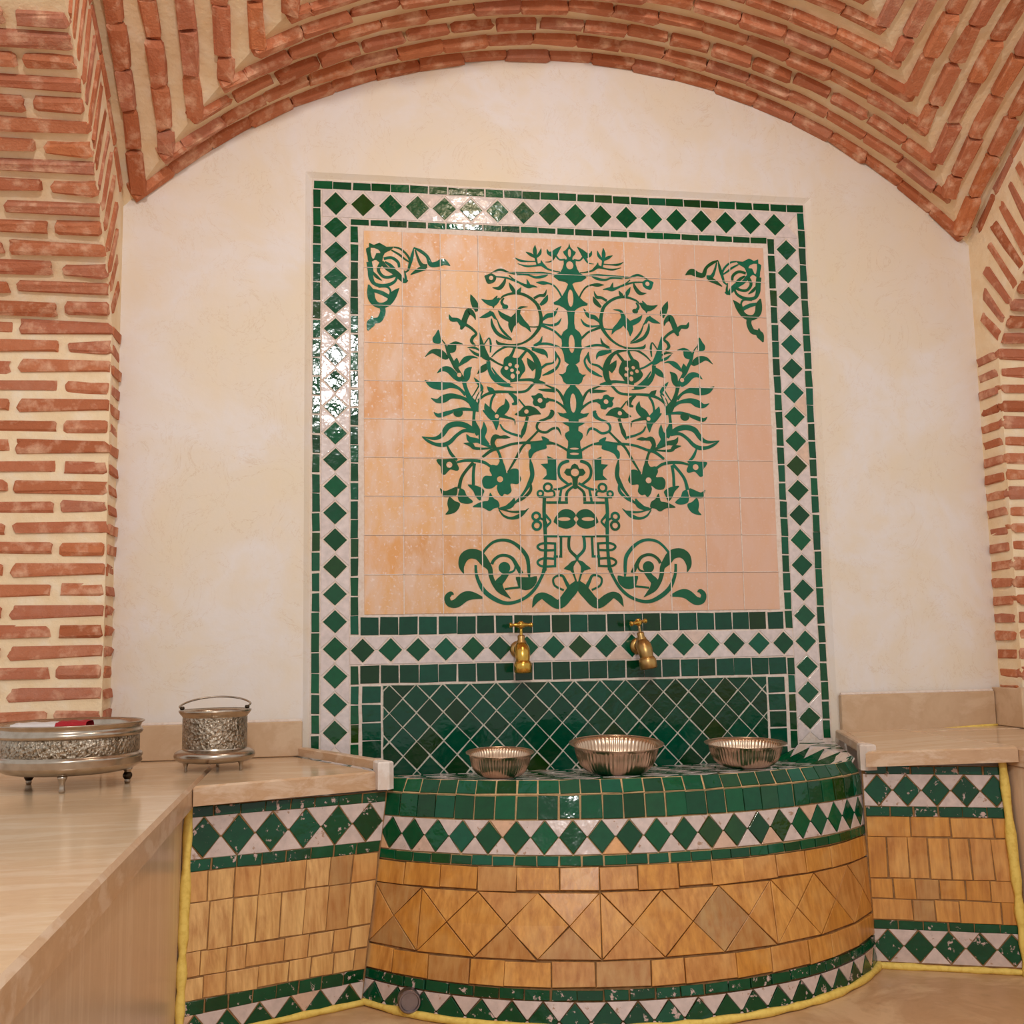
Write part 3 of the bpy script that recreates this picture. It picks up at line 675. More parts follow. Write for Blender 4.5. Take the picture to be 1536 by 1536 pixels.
blob('B', [(1180, 582), (1240, 606), (1250, 632), (1222, 650), (1225, 692), (1160, 712), (1108, 740), (1080, 790), (1062, 770), (1060, 720), (1082, 690), (1085, 645), (1185, 632)], name='leaf')
ribbon('B', [(1074, 788, 8), (1086, 860, 40), (1094, 940, 42), (1070, 1012, 42), (1030, 1082, 26), (960, 1172, 22), (880, 1222, 26), (800, 1242, 14)]); ribbon('B', [(1078, 1000, 10), (1078, 1082, 30), (1012, 1152, 24), (958, 1182, 18)])
ribbon('B', [(892, 594, 5), (845, 588, 34), (800, 590, 26), (752, 588, 50), (728, 640, 42), (748, 692, 44)]); ribbon('B', [(488, 562, 5), (522, 612, 54), (590, 622, 42), (650, 652, 32), (722, 682, 20)])
ribbon('B', [(462, 646, 5), (530, 660, 42), (562, 690, 30), (640, 696, 20), (722, 690, 16)]); ribbon('B', [(648, 448, 6), (652, 520, 54), (630, 592, 62), (692, 662, 30)])
ribbon('B', [(548, 522, 42), (480, 482, 52), (400, 468, 52), (320, 492, 54), (260, 572, 44), (190, 602, 30), (78, 585, 5)]); ribbon('B', [(560, 540, 32), (470, 530, 32), (400, 572, 32), (340, 632, 38), (280, 660, 42), (200, 654, 32), (130, 622, 26), (78, 585, 6)])
ribbon('B', [(562, 340, 30), (556, 430, 30), (572, 502, 64), (605, 565, 60)], 'stem'); ribbon('B', [(312, 672, 16), (346, 742, 30), (402, 802, 20)], 'stem')
blob('B', [(215, 795), (290, 792), (372, 790), (405, 840), (420, 880), (400, 900), (345, 888), (320, 905), (290, 935), (262, 928), (255, 900), (250, 860), (225, 830)]); dot('B', 330, 845, 28)
ribbon('B', [(398, 822, 20), (470, 806, 26), (570, 806, 30), (650, 822, 30), (700, 852, 26), (744, 884, 44)], 'stem')
blob('B', [(808, 790), (838, 845), (852, 895), (862, 922), (905, 882), (960, 884), (974, 930), (992, 980), (958, 1022), (895, 1020), (904, 1085), (870, 1118), (838, 1112), (815, 1136), (785, 1108), (768, 1060), (770, 1028), (720, 1062), (652, 1056), (632, 990), (660, 946), (722, 945), (700, 892), (722, 845), (770, 850), (794, 812)]); dot('B', 797, 978, 28)
ribbon('B', [(762, 690, 30), (790, 742, 24), (815, 832, 34)], 'stem'); ribbon('B', [(552, 822, 30), (482, 902, 28), (440, 972, 30), (420, 1064, 36)], 'stem'); ribbon('B', [(562, 832, 30), (552, 922, 28), (552, 1030, 30)], 'stem')
blob('B', [(500, 1028), (560, 1032), (612, 1050), (652, 1082), (640, 1120), (612, 1172), (572, 1132), (548, 1082)], name='leaf')
blob('B', [(245, 1060), (290, 1086), (360, 1060), (402, 1050), (400, 1118), (362, 1136), (282, 1140), (260, 1110)], name='petal'); blob('B', [(430, 1062), (470, 1080), (492, 1130), (548, 1182), (500, 1204), (432, 1190), (410, 1150), (415, 1100)], name='petal')
blob('B', [(332, 1140), (380, 1176), (428, 1200), (415, 1250), (370, 1290), (295, 1302), (322, 1260), (312, 1200)], name='petal')
blob('B', [(545, 1230), (600, 1196), (650, 1180), (690, 1170), (705, 1100), (740, 1152), (780, 1180), (792, 1230), (742, 1246), (700, 1270), (640, 1240), (590, 1236)], name='leaf')
ribbon('B', [(780, 1240, 14), (822, 1252, 24), (900, 1212, 54), (930, 1152, 14)]); ribbon('B', [(786, 1256, 10), (830, 1312, 20), (900, 1336, 26), (980, 1312, 38), (1062, 1244, 5)]); ribbon('B', [(820, 1256, 14), (900, 1276, 16), (980, 1276, 22), (1030, 1266, 8)])
# lower scroll and tails
ribbon('C', [(512, 922, 24), (560, 862, 24), (620, 816, 26), (700, 800, 28), (780, 816, 30), (860, 872, 34), (920, 952, 38), (936, 1030, 34), (940, 1100, 30), (945, 1150, 14)], 'scroll')
ribbon('C', [(342, 1112, 5), (320, 1042, 52), (342, 962, 84), (402, 926, 90), (480, 942, 92), (532, 1002, 84), (580, 1062, 50), (592, 1132, 42), (622, 1202, 44), (680, 1262, 62), (772, 1338, 6)], 'scroll')
ribbon('C', [(598, 1022, 30), (620, 982, 28), (670, 946, 28), (730, 942, 28), (790, 972, 32), (832, 1042, 40), (872, 1112, 42)], 'scroll'); blob('C', circ(715, 1055, 54), name='scroll')
ribbon('C', [(742, 1092, 54), (702, 1150, 62), (662, 1202, 74), (690, 1262, 50)], 'scroll'); ribbon('C', [(752, 1104, 22), (806, 1078, 18), (816, 1010, 12)], 'scroll')
blob('C', [(820, 1140), (880, 1142), (960, 1142), (1012, 1132), (1010, 1190), (970, 1242), (912, 1262), (852, 1242), (832, 1190)], name='scroll', smooth=2); ribbon('C', [(718, 1252, 20), (790, 1242, 20), (852, 1236, 20)], 'scroll')
ribbon('C', [(450, 1030, 24), (456, 1112, 28), (482, 1190, 34), (532, 1272, 42), (620, 1340, 42), (720, 1380, 34), (820, 1370, 30), (920, 1322, 30), (1000, 1242, 30), (1060, 1132, 28), (1082, 1070, 40)], 'scroll')
ribbon('C', [(248, 1302, 8), (222, 1292, 40), (188, 1328, 52), (208, 1382, 62), (272, 1382, 82), (350, 1322, 92), (420, 1312, 72), (515, 1332, 18)], 'scroll')
ribbon('C', [(972, 1422, 5), (1010, 1342, 62), (1062, 1312, 62), (1122, 1342, 82), (1190, 1388, 84), (1240, 1380, 90), (1300, 1310, 96), (1352, 1240, 96), (1382, 1180, 30)], 'scroll')
ribbon('C', [(1262, 1262, 20), (1182, 1222, 20), (1164, 1162, 20), (1200, 1130, 20), (1250, 1130, 24), (1280, 1182, 30), (1312, 1242, 40)], 'scroll')
blob('C', [(1372, 985), (1332, 998), (1300, 1030), (1260, 1066), (1322, 1082), (1350, 1130), (1372, 1192), (1386, 1188), (1358, 1102), (1352, 1042), (1384, 990)], name='trunk', smooth=2)
# knot work
ribbon('C', [(1312, 756, 28), (1312, 880, 28), (1380, 958, 28), (1386, 990, 16)], 'knot'); ribbon('C', [(1084, 764, 24), (1200, 764, 24), (1328, 764, 24)], 'knot')
ribbon('C', [(1236, 770, 24), (1236, 860, 24), (1236, 962, 24)], 'knot'); ribbon('C', [(1248, 952, 22), (1200, 952, 22), (1168, 952, 22)], 'knot')
ribbon('C', [(1084, 400, 34), (1080, 540, 34), (1090, 720, 34), (1094, 900, 30), (1084, 1080, 40)], 'knot')
ribbon('C', [(1190, 832, 22), (1070, 830, 22), (1020, 860, 22), (1062, 894, 22), (1190, 892, 22)], 'knot'); ribbon('C', [(1182, 826, 22), (1182, 940, 22), (1182, 1050, 22)], 'knot')
ribbon('C', [(1190, 974, 22), (1070, 970, 22), (1020, 1004, 22), (1062, 1042, 22), (1190, 1040, 22)], 'knot')
blob('C', [(1168, 630), (1196, 570), (1240, 525), (1290, 515), (1340, 530), (1374, 572), (1352, 605), (1374, 640), (1340, 680), (1280, 696), (1215, 676), (1190, 650)], [circ(1265, 606, 58, 18)], name='knot', smooth=3)
ring('C', 1008, 582, 34, 24); ring('C', 1014, 666, 38, 24); ribbon('C', [(1074, 548, 26), (1110, 590, 24), (1140, 630, 18), (1108, 668, 24), (1080, 700, 26)], 'knot'); ribbon('C', [(1010, 622, 24), (1046, 600, 20), (1100, 640, 20), (1080, 680, 20)], 'knot')
half('C', [(1372, 95), (1336, 110), (1322, 142), (1285, 142), (1264, 178), (1290, 206), (1322, 210), (1340, 236), (1346, 320), (1360, 330)], [(178, 38, 40)], 'knot')
ribbon('C', [(1350, 306, 22), (1292, 360, 26), (1286, 440, 28)], 'knot'); ribbon('C', [(1336, 276, 24), (1252, 320, 24), (1205, 332, 22), (1166, 332, 16)], 'knot'); ribbon('C', [(1240, 328, 20), (1230, 380, 24), (1222, 446, 24)], 'knot')
ribbon('C', [(1100, 455, 24), (1200, 455, 24), (1300, 455, 24)], 'knot'); ribbon('C', [(1310, 70, 28), (1242, 96, 32), (1214, 152, 26), (1228, 222, 26), (1280, 270, 24), (1312, 290, 20)], 'knot')
blob('C', [(1110, 25), (1195, 62), (1196, 250), (1065, 240), (1105, 200), (1100, 150), (1050, 100), (1115, 95)], name='knot', smooth=0)
ring('C', 1115, 315, 36, 22); ring('C', 1046, 372, 26, 20); ribbon('C', [(1078, 340, 22), (1110, 350, 20), (1165, 350, 20), (1165, 400, 20), (1030, 402, 22)], 'knot')
# corner ornaments
blob('D', [(575, 705), (620, 725), (670, 705), (735, 742), (800, 740), (770, 775), (720, 800), (700, 850), (690, 900), (640, 862), (610, 872), (570, 886), (560, 830), (545, 760), (575, 745)], [[(590, 750), (660, 768), (678, 800), (642, 800), (620, 850), (600, 838)]], name='corner_leaf', smooth=2)
for pts in ([(800, 745, 10), (860, 760, 14), (920, 812, 16), (950, 872, 16), (940, 950, 14), (900, 980, 10)], [(780, 772, 10), (850, 812, 16), (900, 852, 14), (945, 882, 10)], [(710, 852, 20), (780, 842, 22), (840, 882, 22), (852, 932, 18)],
            [(690, 882, 30), (740, 940, 30), (800, 970, 42), (850, 1012, 42), (900, 1062, 24), (932, 1050, 10)], [(720, 880, 12), (770, 912, 24), (812, 952, 20)], [(690, 890, 30), (660, 952, 24), (700, 1012, 22), (760, 1022, 20), (822, 1000, 24)],
            [(575, 880, 40), (588, 960, 42), (592, 1022, 36), (622, 1080, 26), (690, 1100, 26), (760, 1090, 24), (812, 1060, 20), (832, 1020, 16)], [(600, 962, 10), (640, 1012, 24), (692, 1052, 8)],
            [(570, 1090, 10), (588, 1150, 50), (600, 1220, 52), (640, 1270, 42), (700, 1282, 42), (760, 1252, 42), (802, 1180, 50), (852, 1122, 5)], [(600, 1140, 20), (680, 1162, 30), (740, 1192, 30), (782, 1222, 24)], [(660, 1110, 14), (740, 1110, 16), (772, 1150, 14), (762, 1200, 16)],
            [(690, 1282, 40), (702, 1340, 40), (672, 1410, 42), (622, 1424, 42), (590, 1450, 60), (563, 1512, 10)], [(600, 1378, 6), (602, 1424, 42)],
            [(985, 750, 10), (1050, 782, 24), (1110, 832, 24), (1142, 902, 36), (1200, 902, 42), (1260, 882, 50), (1322, 916, 5)], [(985, 755, 8), (970, 832, 24), (945, 922, 20), (935, 962, 10)], [(1000, 770, 10), (1030, 860, 20), (1062, 912, 30), (1110, 920, 30)],
            [(958, 998, 8), (1020, 962, 30), (1092, 930, 42)], [(900, 960, 8), (912, 1042, 20), (880, 1072, 10)]):
    ribbon('D', [(a, b, w*1.3 if w > 8 else w) for a, b, w in pts], 'corner_leaf')
# white joints of the peach field run over the glazed shapes
vs_, fs = [], []
def bar(x0, x1, z0, z1, y=-(TILE_T+.0017)):
    b = len(vs_); vs_.extend([(x0, y, z0), (x1, y, z0), (x1, y, z1), (x0, y, z1), (x0, 0, z0), (x1, 0, z0), (x1, 0, z1), (x0, 0, z1)])
    for f in ([0, 1, 2, 3], [1, 5, 6, 2], [4, 0, 3, 7], [3, 2, 6, 7], [4, 5, 1, 0]): fs.append([b+i for i in f])
for i in range(1, 11):
    for j in range(10): w = random.uniform(.0008, .0014); d = random.uniform(-.0008, .0008); bar(i*.1+d-w, i*.1+d+w, -(j+1)*.1, -j*.1)
for j in range(1, 10):
    for i in range(11): w = random.uniform(.0005, .0011); d = random.uniform(-.0008, .0008); bar(i*.1, (i+1)*.1, -j*.1+d-w, -j*.1+d+w)
tag(mk('joint', vs_, fs, 'grout_white', pan), kind='stuff')

# ------------------------------------------------------------------ basin and tiled bases
def prism(poly, zt, zb, b=.004, ztf=None):
    """plan polygon (counter-clockwise) with a chamfered top edge; ztf(x,y) lifts the top"""
    if area(poly) < 0: poly = poly[::-1]
    top = inset(poly, b); n = len(poly); f = ztf or (lambda x, y: zt)
    vs_ = [(x, y, f(x, y)-(zt-zb)) for x, y in poly]+[(x, y, f(x, y)-b) for x, y in poly]+[(x, y, f(x, y)) for x, y in top]
    fs = [[2*n+i for i in range(n)], list(range(n))[::-1]]
    for i in range(n):
        j = (i+1) % n; fs += [[i, j, n+j, n+i], [n+i, n+j, 2*n+j, 2*n+i]]
    return vs_, fs
ZT, ZB = -1.357, -1.80
def lerp(a, b, t): return a+(b-a)*t
def basin_plan(u, z):
    t = (ZT-z)/(ZT-ZB); xc = lerp(.572, .545, t); hw = lerp(.535, .565, t); yc = lerp(-.385, -.420, t); ym = lerp(-.552, -.70, t)
    k = 2*u-1; c = .84; return Vector((xc+hw*k, ym+(yc-ym)*(1-math.sqrt(1-(c*k)**2))/(1-math.sqrt(1-c*c)), z))
NB_ = 200
def arclen(z):
    L = [0]
    for i in range(NB_): L.append(L[-1]+(basin_plan((i+1)/NB_, z)-basin_plan(i/NB_, z)).length)
    return L
ARC = arclen(-1.55); LB = ARC[-1]
def u_of(s_):
    s_ = min(max(s_, 0), LB); lo, hi = 0, NB_
    while hi-lo > 1:
        md = (lo+hi)//2
        if ARC[md] <= s_: lo = md
        else: hi = md
    return (lo+(s_-ARC[lo])/max(ARC[hi]-ARC[lo], 1e-9))/NB_
def basin_map(s_, z, o_):
    u = u_of(s_); p = basin_plan(u, z); e = .004
    du = basin_plan(min(u+e, 1), z)-basin_plan(max(u-e, 0), z); dz = basin_plan(u, z+.01)-basin_plan(u, z-.01)
    return p+du.cross(dz).normalized()*o_
BMAP[0] = basin_map
def nose_map(s_, v, o_):          # v = 0 outer lower edge .. .028 inner upper edge
    a = basin_map(s_, -1.384, 0); k = v/.028; n = basin_map(s_, -1.384, 1)-a; n.z = 0; n.normalize()
    return a+Vector((0, 0, .027*k))-n*(.018*k)+(n*.75+Vector((0, 0, .6)))*o_
bas = empty('tiled_basin', (.56, -.5, ZB)); tag(bas, 'round-fronted wall basin tiled in green, white and ochre, holding three metal bowls', 'basin')
def grid(fn, n, k, ):
    vs_ = [fn(i/n, j/k) for i in range(n+1) for j in range(k+1)]; fs = []
    for i in range(n):
        for j in range(k): a = i*(k+1)+j; fs.append([a, a+k+1, a+k+2, a+1])
    return vs_, fs
v_, f_ = grid(lambda a, b: basin_map(a*LB, lerp(-1.518, -1.384, b), -.003), 60, 4); mk('front_bed', v_, f_, 'grout_tan', bas)
v_, f_ = grid(lambda a, b: basin_map(a*LB, lerp(ZB, -1.518, b), -.005), 60, 6); mk('front_bed', v_, f_, 'grout_dark', bas)
v_, f_ = grid(lambda a, b: nose_map(a*LB, .028*b, -.0005), 60, 1); mk('rim_bed', v_, f_, 'grout_tan', bas)
strip(nose_map, bas, .004, LB-.004, .001, .027, 27, 'green', name='rim_tile', gap=.0035)
strip(basin_map, bas, .002, LB-.002, -1.431, -1.386, 27, 'green', name='square_tile', gap=.0032)
diamond_strip(basin_map, bas, 0, LB, -1.497, -1.433, 21, green='green', white='white_worn', size=.95)
strip(basin_map, bas, .002, LB-.002, -1.517, -1.499, 27, 'green', gap=.003)
def row(fmap, parent, s0, s1, z0, z1, widths, mat, seed=1, gap=.0022, name='ochre_tile'):
    rnd = random.Random(seed); s_ = s0
    while s_ < s1-.012:
        w = rnd.choice(widths)*rnd.uniform(.93, 1.07); e = s_+w
        if e > s1-.02: e = s1
        tile(name, rect(s_, e, z0+rnd.uniform(-.001, .001), z1), fmap, mat, parent, gap=gap, jit=.0012, tilt=.0012); s_ = e
row(basin_map, bas, 0, LB, -1.563, -1.519, [.075, .08, .085], 'ochre', 3)
row(basin_map, bas, 0, LB, -1.729, -1.684, [.07, .085, .1], 'ochre', 4)
# band of large diamonds cut by upright joints
n = 10; step = LB/n; z0, z1 = -1.682, -1.565; zc = (z0+z1)/2
for i in range(n+1):
    c = i*step
    for P in ([(c-step/2, zc), (c, z0), (c+step/2, zc), (c, z1)],):
        if i % 3 == 1:
            tile('diamond_tile', clip([(c-step/2, zc), (c, z0), (c, z1)], 0, LB, z0, z1), basin_map, 'ochre', bas, gap=.0016)
            tile('diamond_tile', clip([(c, z0), (c+step/2, zc), (c, z1)], 0, LB, z0, z1), basin_map, 'ochre', bas, gap=.0016)
        else: tile('diamond_tile', clip(P, 0, LB, z0, z1), basin_map, 'ochre', bas, gap=.0016)
    if i < n:
        m_ = c+step/2
        tile('triangle_tile', [(c, z1), (m_, zc), (c+step, z1)], basin_map, 'ochre', bas, gap=.0016)
        tile('triangle_tile', [(c, z0), (c+step, z0), (m_, zc)], basin_map, 'ochre', bas, gap=.0016)
strip(basin_map, bas, .002, LB-.002, -1.749, -1.731, 25, 'green_worn', gap=.003)
diamond_strip(basin_map, bas, 0, LB, -1.815, -1.751, 21, green='green_worn', white='white_worn', size=.95)
# dished top of the basin
CL0, CL1, CR0, CR1 = (-.150, -.004), (.040, -.376), (1.235, -.004), (1.104, -.376)
def rim_y(x):
    k = min(abs(x-.572)/.535, 1.0); return -.552+.167*(1-math.sqrt(1-(.84*k)**2))/(1-math.sqrt(1-.84**2))+.012
def top_z(x, y):
    t = min(max(-y/.5, 0), 1); z = -1.397+.036*t
    e = max(.02-x, x-1.085, 0); return min(z+e*.9, -1.352)
REG = [CL0, CL1]+[(x, rim_y(x)) for x in [.07+i*.0772 for i in range(14)]]+[CR1, CR0]
def clip_convex(P, reg):
    for i in range(len(reg)):
        a, b = Vector(reg[i]), Vector(reg[(i+1) % len(reg)]); e = b-a; out = []
        f = lambda p: e.x*(p[1]-a.y)-e.y*(p[0]-a.x)
        for k in range(len(P)):
            p, q = P[k-1], P[k]; fp, fq = f(p), f(q)
            if (fp >= 0) != (fq >= 0): t = fp/(fp-fq); out.append((p[0]+(q[0]-p[0])*t, p[1]+(q[1]-p[1])*t))
            if fq >= 0: out.append(q)
        P = out
        if len(P) < 3: return []
    q = []
    for p in P:
        if not q or (abs(p[0]-q[-1][0])+abs(p[1]-q[-1][1])) > 1e-4: q.append(p)
    return q if len(q) >= 3 else []
tmap = lambda x, y, o_: (x, y, top_z(x, y)+o_)
vs_, fs = [], []
NX, NY = 56, 16
def top_pt(i, j):
    t = j/NY; xl = lerp(CL0[0], CL1[0], t); xr = lerp(CR0[0], CR1[0], t); x = lerp(xl, xr, i/NX)
    y = lerp(-.004, rim_y(min(max(x, .04), 1.104)) if True else 0, t); return (x, y, top_z(x, y)-.0006)
for i in range(NX+1):
    for j in range(NY+1): vs_.append(top_pt(i, j))
for i in range(NX):
    for j in range(NY): a = i*(NY+1)+j; fs.append([a, a+1, a+NY+2, a+NY+1])
mk('top_bed', vs_, fs, 'grout_white', bas, smooth=True)
D = .086
for r in range(0, 14):
    for c in range(-2, 17):
        cx = -.12+c*D+(D/2 if r % 2 else 0); cy = -r*D/2
        P = clip_convex([(cx-D/2, cy), (cx, cy-D/2), (cx+D/2, cy), (cx, cy+D/2)], REG)
        tile('top_tile', P, tmap, 'white' if r % 2 else 'green', bas, gap=.003, t=.0016, jit=.0005, tilt=.0005)
def bead(parent, pts, r, name='sealant_bead'):
    rnd = random.Random(len(pts)); v_, f_ = tube(pts, [r*rnd.uniform(.75, 1.25) for _ in pts], 7, 2); mk(name, v_, f_, 'sealant', parent, smooth=True)
bead(bas, [basin_map(LB*i/40, ZB+.006, .004) for i in range(41)], .0075)

def base(name, label, A0, B0, A1, B1, rows, worn, zoff, mats, seed):
    """flat tiled front between top line A0-B0 and floor line A1-B1 (plan points)"""
    zt, zb = -1.362+zoff, ZB
    L = (Vector(B0)-Vector(A0)).length
    def fmap(s_, z, o_):
        t = (zt-z)/(zt-zb); a = Vector(A0).lerp(Vector(A1), t); b = Vector(B0).lerp(Vector(B1), t); p = a.lerp(b, s_/L)
        d = (Vector(B1)-Vector(A1)).normalized(); n = Vector((d.y, -d.x)); return Vector((p.x+n.x*o_, p.y+n.y*o_, z))
    r = empty(name, ((A1[0]+B1[0])/2, (A1[1]+B1[1])/2, ZB)); tag(r, label, 'tiled base')
    v_, f_ = grid(lambda a, b: fmap(a*L, lerp(zb, zt, b), 0), 8, 8); mk('front_bed', v_, f_, 'grout_dark', r)
    z = zt
    for kind, h in rows:
        z2 = z-h
        if kind == 'thin': strip(fmap, r, .004, L-.003, z2, z, round(L/.051), worn, gap=.003)
        elif kind == 'dia': diamond_strip(fmap, r, .002, L-.002, z2, z, round(L/.066), green=worn, white='white_worn', size=.95)
        elif kind == 'gap': pass
        else: row(fmap, r, .003, L-.003, z2, z, kind, mats, seed, gap=.0026)
        z = z2; seed += 1
    bead(r, [fmap(L*i/12, ZB+.006, .004) for i in range(13)], .0075)
    return r, fmap, L
bl, blm, bll = base('tiled_parapet', 'low tiled wall under the marble ledge that carries the small metal bucket', (-.362, -.506), (.036, -.392), (-.363, -.588), (-.02, -.432),
     [('gap', .001), ('thin', .020), ('dia', .078), ('thin', .022), ([.05, .052, .09], .056), ([.049, .052], .086), ([.085, .055, .04], .044), ([.05, .07], .040), ('thin', .024), ('dia', .07)], 'green_worn', -.021, 'ochre_pale', 11)
br, brm, brl = base('tiled_parapet', 'low tiled wall under the bare marble ledge, next to a yellow sealed corner', (1.106, -.400), (1.395, -.515), (1.098, -.425), (1.395, -.553),
     [('gap', .001), ('thin', .018), ('dia', .070), ('thin', .022), ([.085, .09], .044), ([.04, .042, .044], .088), ([.045, .05], .044), ([.048, .052, .085], .046), ('thin', .018), ('dia', .068)], 'green_worn', -.0045, 'ochre', 31)
bead(bl, [blm(.004, lerp(ZB, -1.375, i/14), .006) for i in range(15)], .009)
bead(br, [brm(brl-.012, lerp(ZB, -1.345, i/14), .010) for i in range(15)], .010)

# ------------------------------------------------------------------ marble ledges, benches and skirting
def ledge(name, label, poly, zt, th, mat='marble', ztf=None, b=.004):
    v_, f_ = prism(poly, zt, zt-th, b, ztf); o = mk(name, v_, f_, mat); o.data.materials.append(M['marble_edge'])
    n = len(poly)
    for i, p in enumerate(o.data.polygons):
        if i > 0: p.material_index = 1
    return tag(o, label, 'marble slab')
ledge('marble_ledge', 'beige marble ledge slab under the small metal bucket', [(-.3435, -.548), (-.005, -.412), (.012, -.405), (-.172, -.016), (-.3435, -.016)], ZLEDGE, .038)
rz = lambda x, y: -1.333+max(0, min((x-1.1)/.27, 1))*.013
ledge('marble_ledge', 'bare beige marble ledge slab between the basin and the wall pier', [(1.098, -.440), (1.392, -.560), (1.392, -.124), (1.716, -.124), (1.716, -.016), (1.262, -.016), (1.13, -.41)], ZLEDGE+.02, .033, ztf=rz)
def bench(label, xs, sg, zt):
    r = empty('stone_bench', ((xs[0]+xs[1])/2, -1.6, ZB)); tag(r, label, 'bench')
    x0, x1 = xs
    v_, f_ = prism([(x0, -3.3), (x1, -3.3), (x1, -.016 if sg < 0 else -.125), (x0, -.016 if sg < 0 else -.125)] if sg > 0 else [(x0, -3.3), (x1, -3.3), (x1, -.016), (XL+.003, -.016), (XL+.003, YP-.028), (x0, YP-.028)], zt, zt-.042, .006)
    o = mk('slab', v_, f_, 'marble', r); o.data.materials.append(M['marble_edge'])
    for i, p in enumerate(o.data.polygons):
        if i > 0: p.material_index = 1
    xa, xb = (x1-.045, x1-.020) if sg < 0 else (x0+.004, x0+.03)
    v_, f_ = bevbox(xa, xb, -3.28, -.515 if sg < 0 else -.47, ZB+.001, zt-.043, .002); mk('front_panel', v_, f_, 'marble_front', r)
    return r
bench('long marble-topped bench with a wide vertical-grained front, carrying the large metal tray', (-1.12, -.3455), -1, ZLEDGE)
bench('marble-topped bench beyond the bare marble ledge', (1.394, 2.2), 1, ZLEDGE+.019)
def skirt(name, label, x0, x1, y0, y1, z0, z1, top=None):
    v_, f_ = bevbox(x0, x1, y0, y1, z0, z1, .002); o = mk(name, v_, f_, 'marble_skirt'); tag(o, label, kind='structure'); return o
skirt('trim_1', 'marble skirting behind the small bucket', XL+.008, PX0-.016, -.030, -.013, ZLEDGE+.001, -1.256)
t2 = skirt('trim_2', 'marble skirting above the bare marble ledge', PX1+.018, XR-.03, -.030, -.013, ZLEDGE+.002, -1.228)
skirt('trim_3', 'marble skirting at the foot of the far brick pier', XR-.028, XR-.014, -.13, -.013, ZLEDGE+.021, -1.218)
skirt('trim_4', 'marble skirting at the foot of the brick pier behind the large tray', XL-.5, XL+.006, YP-.026, YP-.013, ZLEDGE+.001, -1.256)
skirt('trim_5', 'marble skirting on the front of the far brick pier', XR-.028, XR+.48, YP-.035, YP-.016, ZLEDGE+.021, -1.215)
skirt('trim_6', 'marble skirting on the side of the brick pier', XL+.0075, XL+.02, YP-.026, -.031, ZLEDGE+.001, -1.256)
bead(t2, [(lerp(1.262, 1.69, i/10), -.033, lerp(ZLEDGE+.003, -1.318, i/10)) for i in range(11)], .004)
v_, f_ = tube([(XL+.02, -.0215, -1.2545), (-.38, -.0215, -1.2545), (PX0-.018, -.0215, -1.2545)], [.0045]*3, 8, 4); mk('joint_line', v_, f_, 'grout_white', bpy.data.objects['trim_1'])
v_, f_ = tube([(PX1+.02, -.0215, -1.2265), (1.45, -.0215, -1.2265), (XR-.032, -.0215, -1.2265)], [.0045]*3, 8, 4); mk('joint_line', v_, f_, 'grout_white', bpy.data.objects['trim_2'])
def curb(label, P, Q, side):
    r = empty('marble_curb', ((P[0]+Q[0])/2, (P[1]+Q[1])/2, -1.36)); tag(r, label, 'curb')
    d = (Vector(Q)-Vector(P)).normalized(); n = Vector((d.y, -d.x))*side; w = .02; L = (Vector(Q)-Vector(P)).length
    pt = lambda a, b: tuple(Vector(P)+d*a+n*b)
    v_, f_ = prism([pt(.02, 0), pt(L-.045, 0), pt(L-.045, w), pt(.02, w)], -1.318, -1.338, .003); mk('strip', v_, f_, 'marble_edge', r)
    v_, f_ = prism([pt(L-.044, -.002), pt(L, -.002), pt(L+.008, w*.6), pt(L-.002, w+.014), pt(L-.044, w+.003)], -1.319, -1.376, .003); mk('end_patch', v_, f_, 'marble_white', r)
curb('narrow marble curb with a whitened end between basin and bucket ledge', CL0, (.046, -.414), 1)
curb('narrow marble curb with a whitened end between basin and bare ledge', CR0, (1.101, -.412), -1)

# ------------------------------------------------------------------ drain pipe
def along_y(prof, c, seg=28):
    """profile [(r, d)]; d measured out of the wall towards -y"""
    v_, f_ = lathe(prof, seg); return [(c[0]+x, c[1]-z, c[2]+y) for x, y, z in v_], f_
r = empty('drain_pipe', (.070, -.50, -1.795)); tag(r, 'short steel drain pipe with a round cap low on the basin front', 'pipe')
c = (.070, -.475, -1.768)
v_, f_ = along_y([(.0, .0), (.017, .0), (.017, .04), (.0, .04)], c); mk('stub', v_, f_, 'steel', r, smooth=False)
v_, f_ = along_y([(.0, .036), (.021, .036), (.0225, .039), (.0225, .061), (.0205, .064), (.018, .064), (.0165, .060), (.0, .060)], c); mk('cap', v_, f_, 'steel', r)

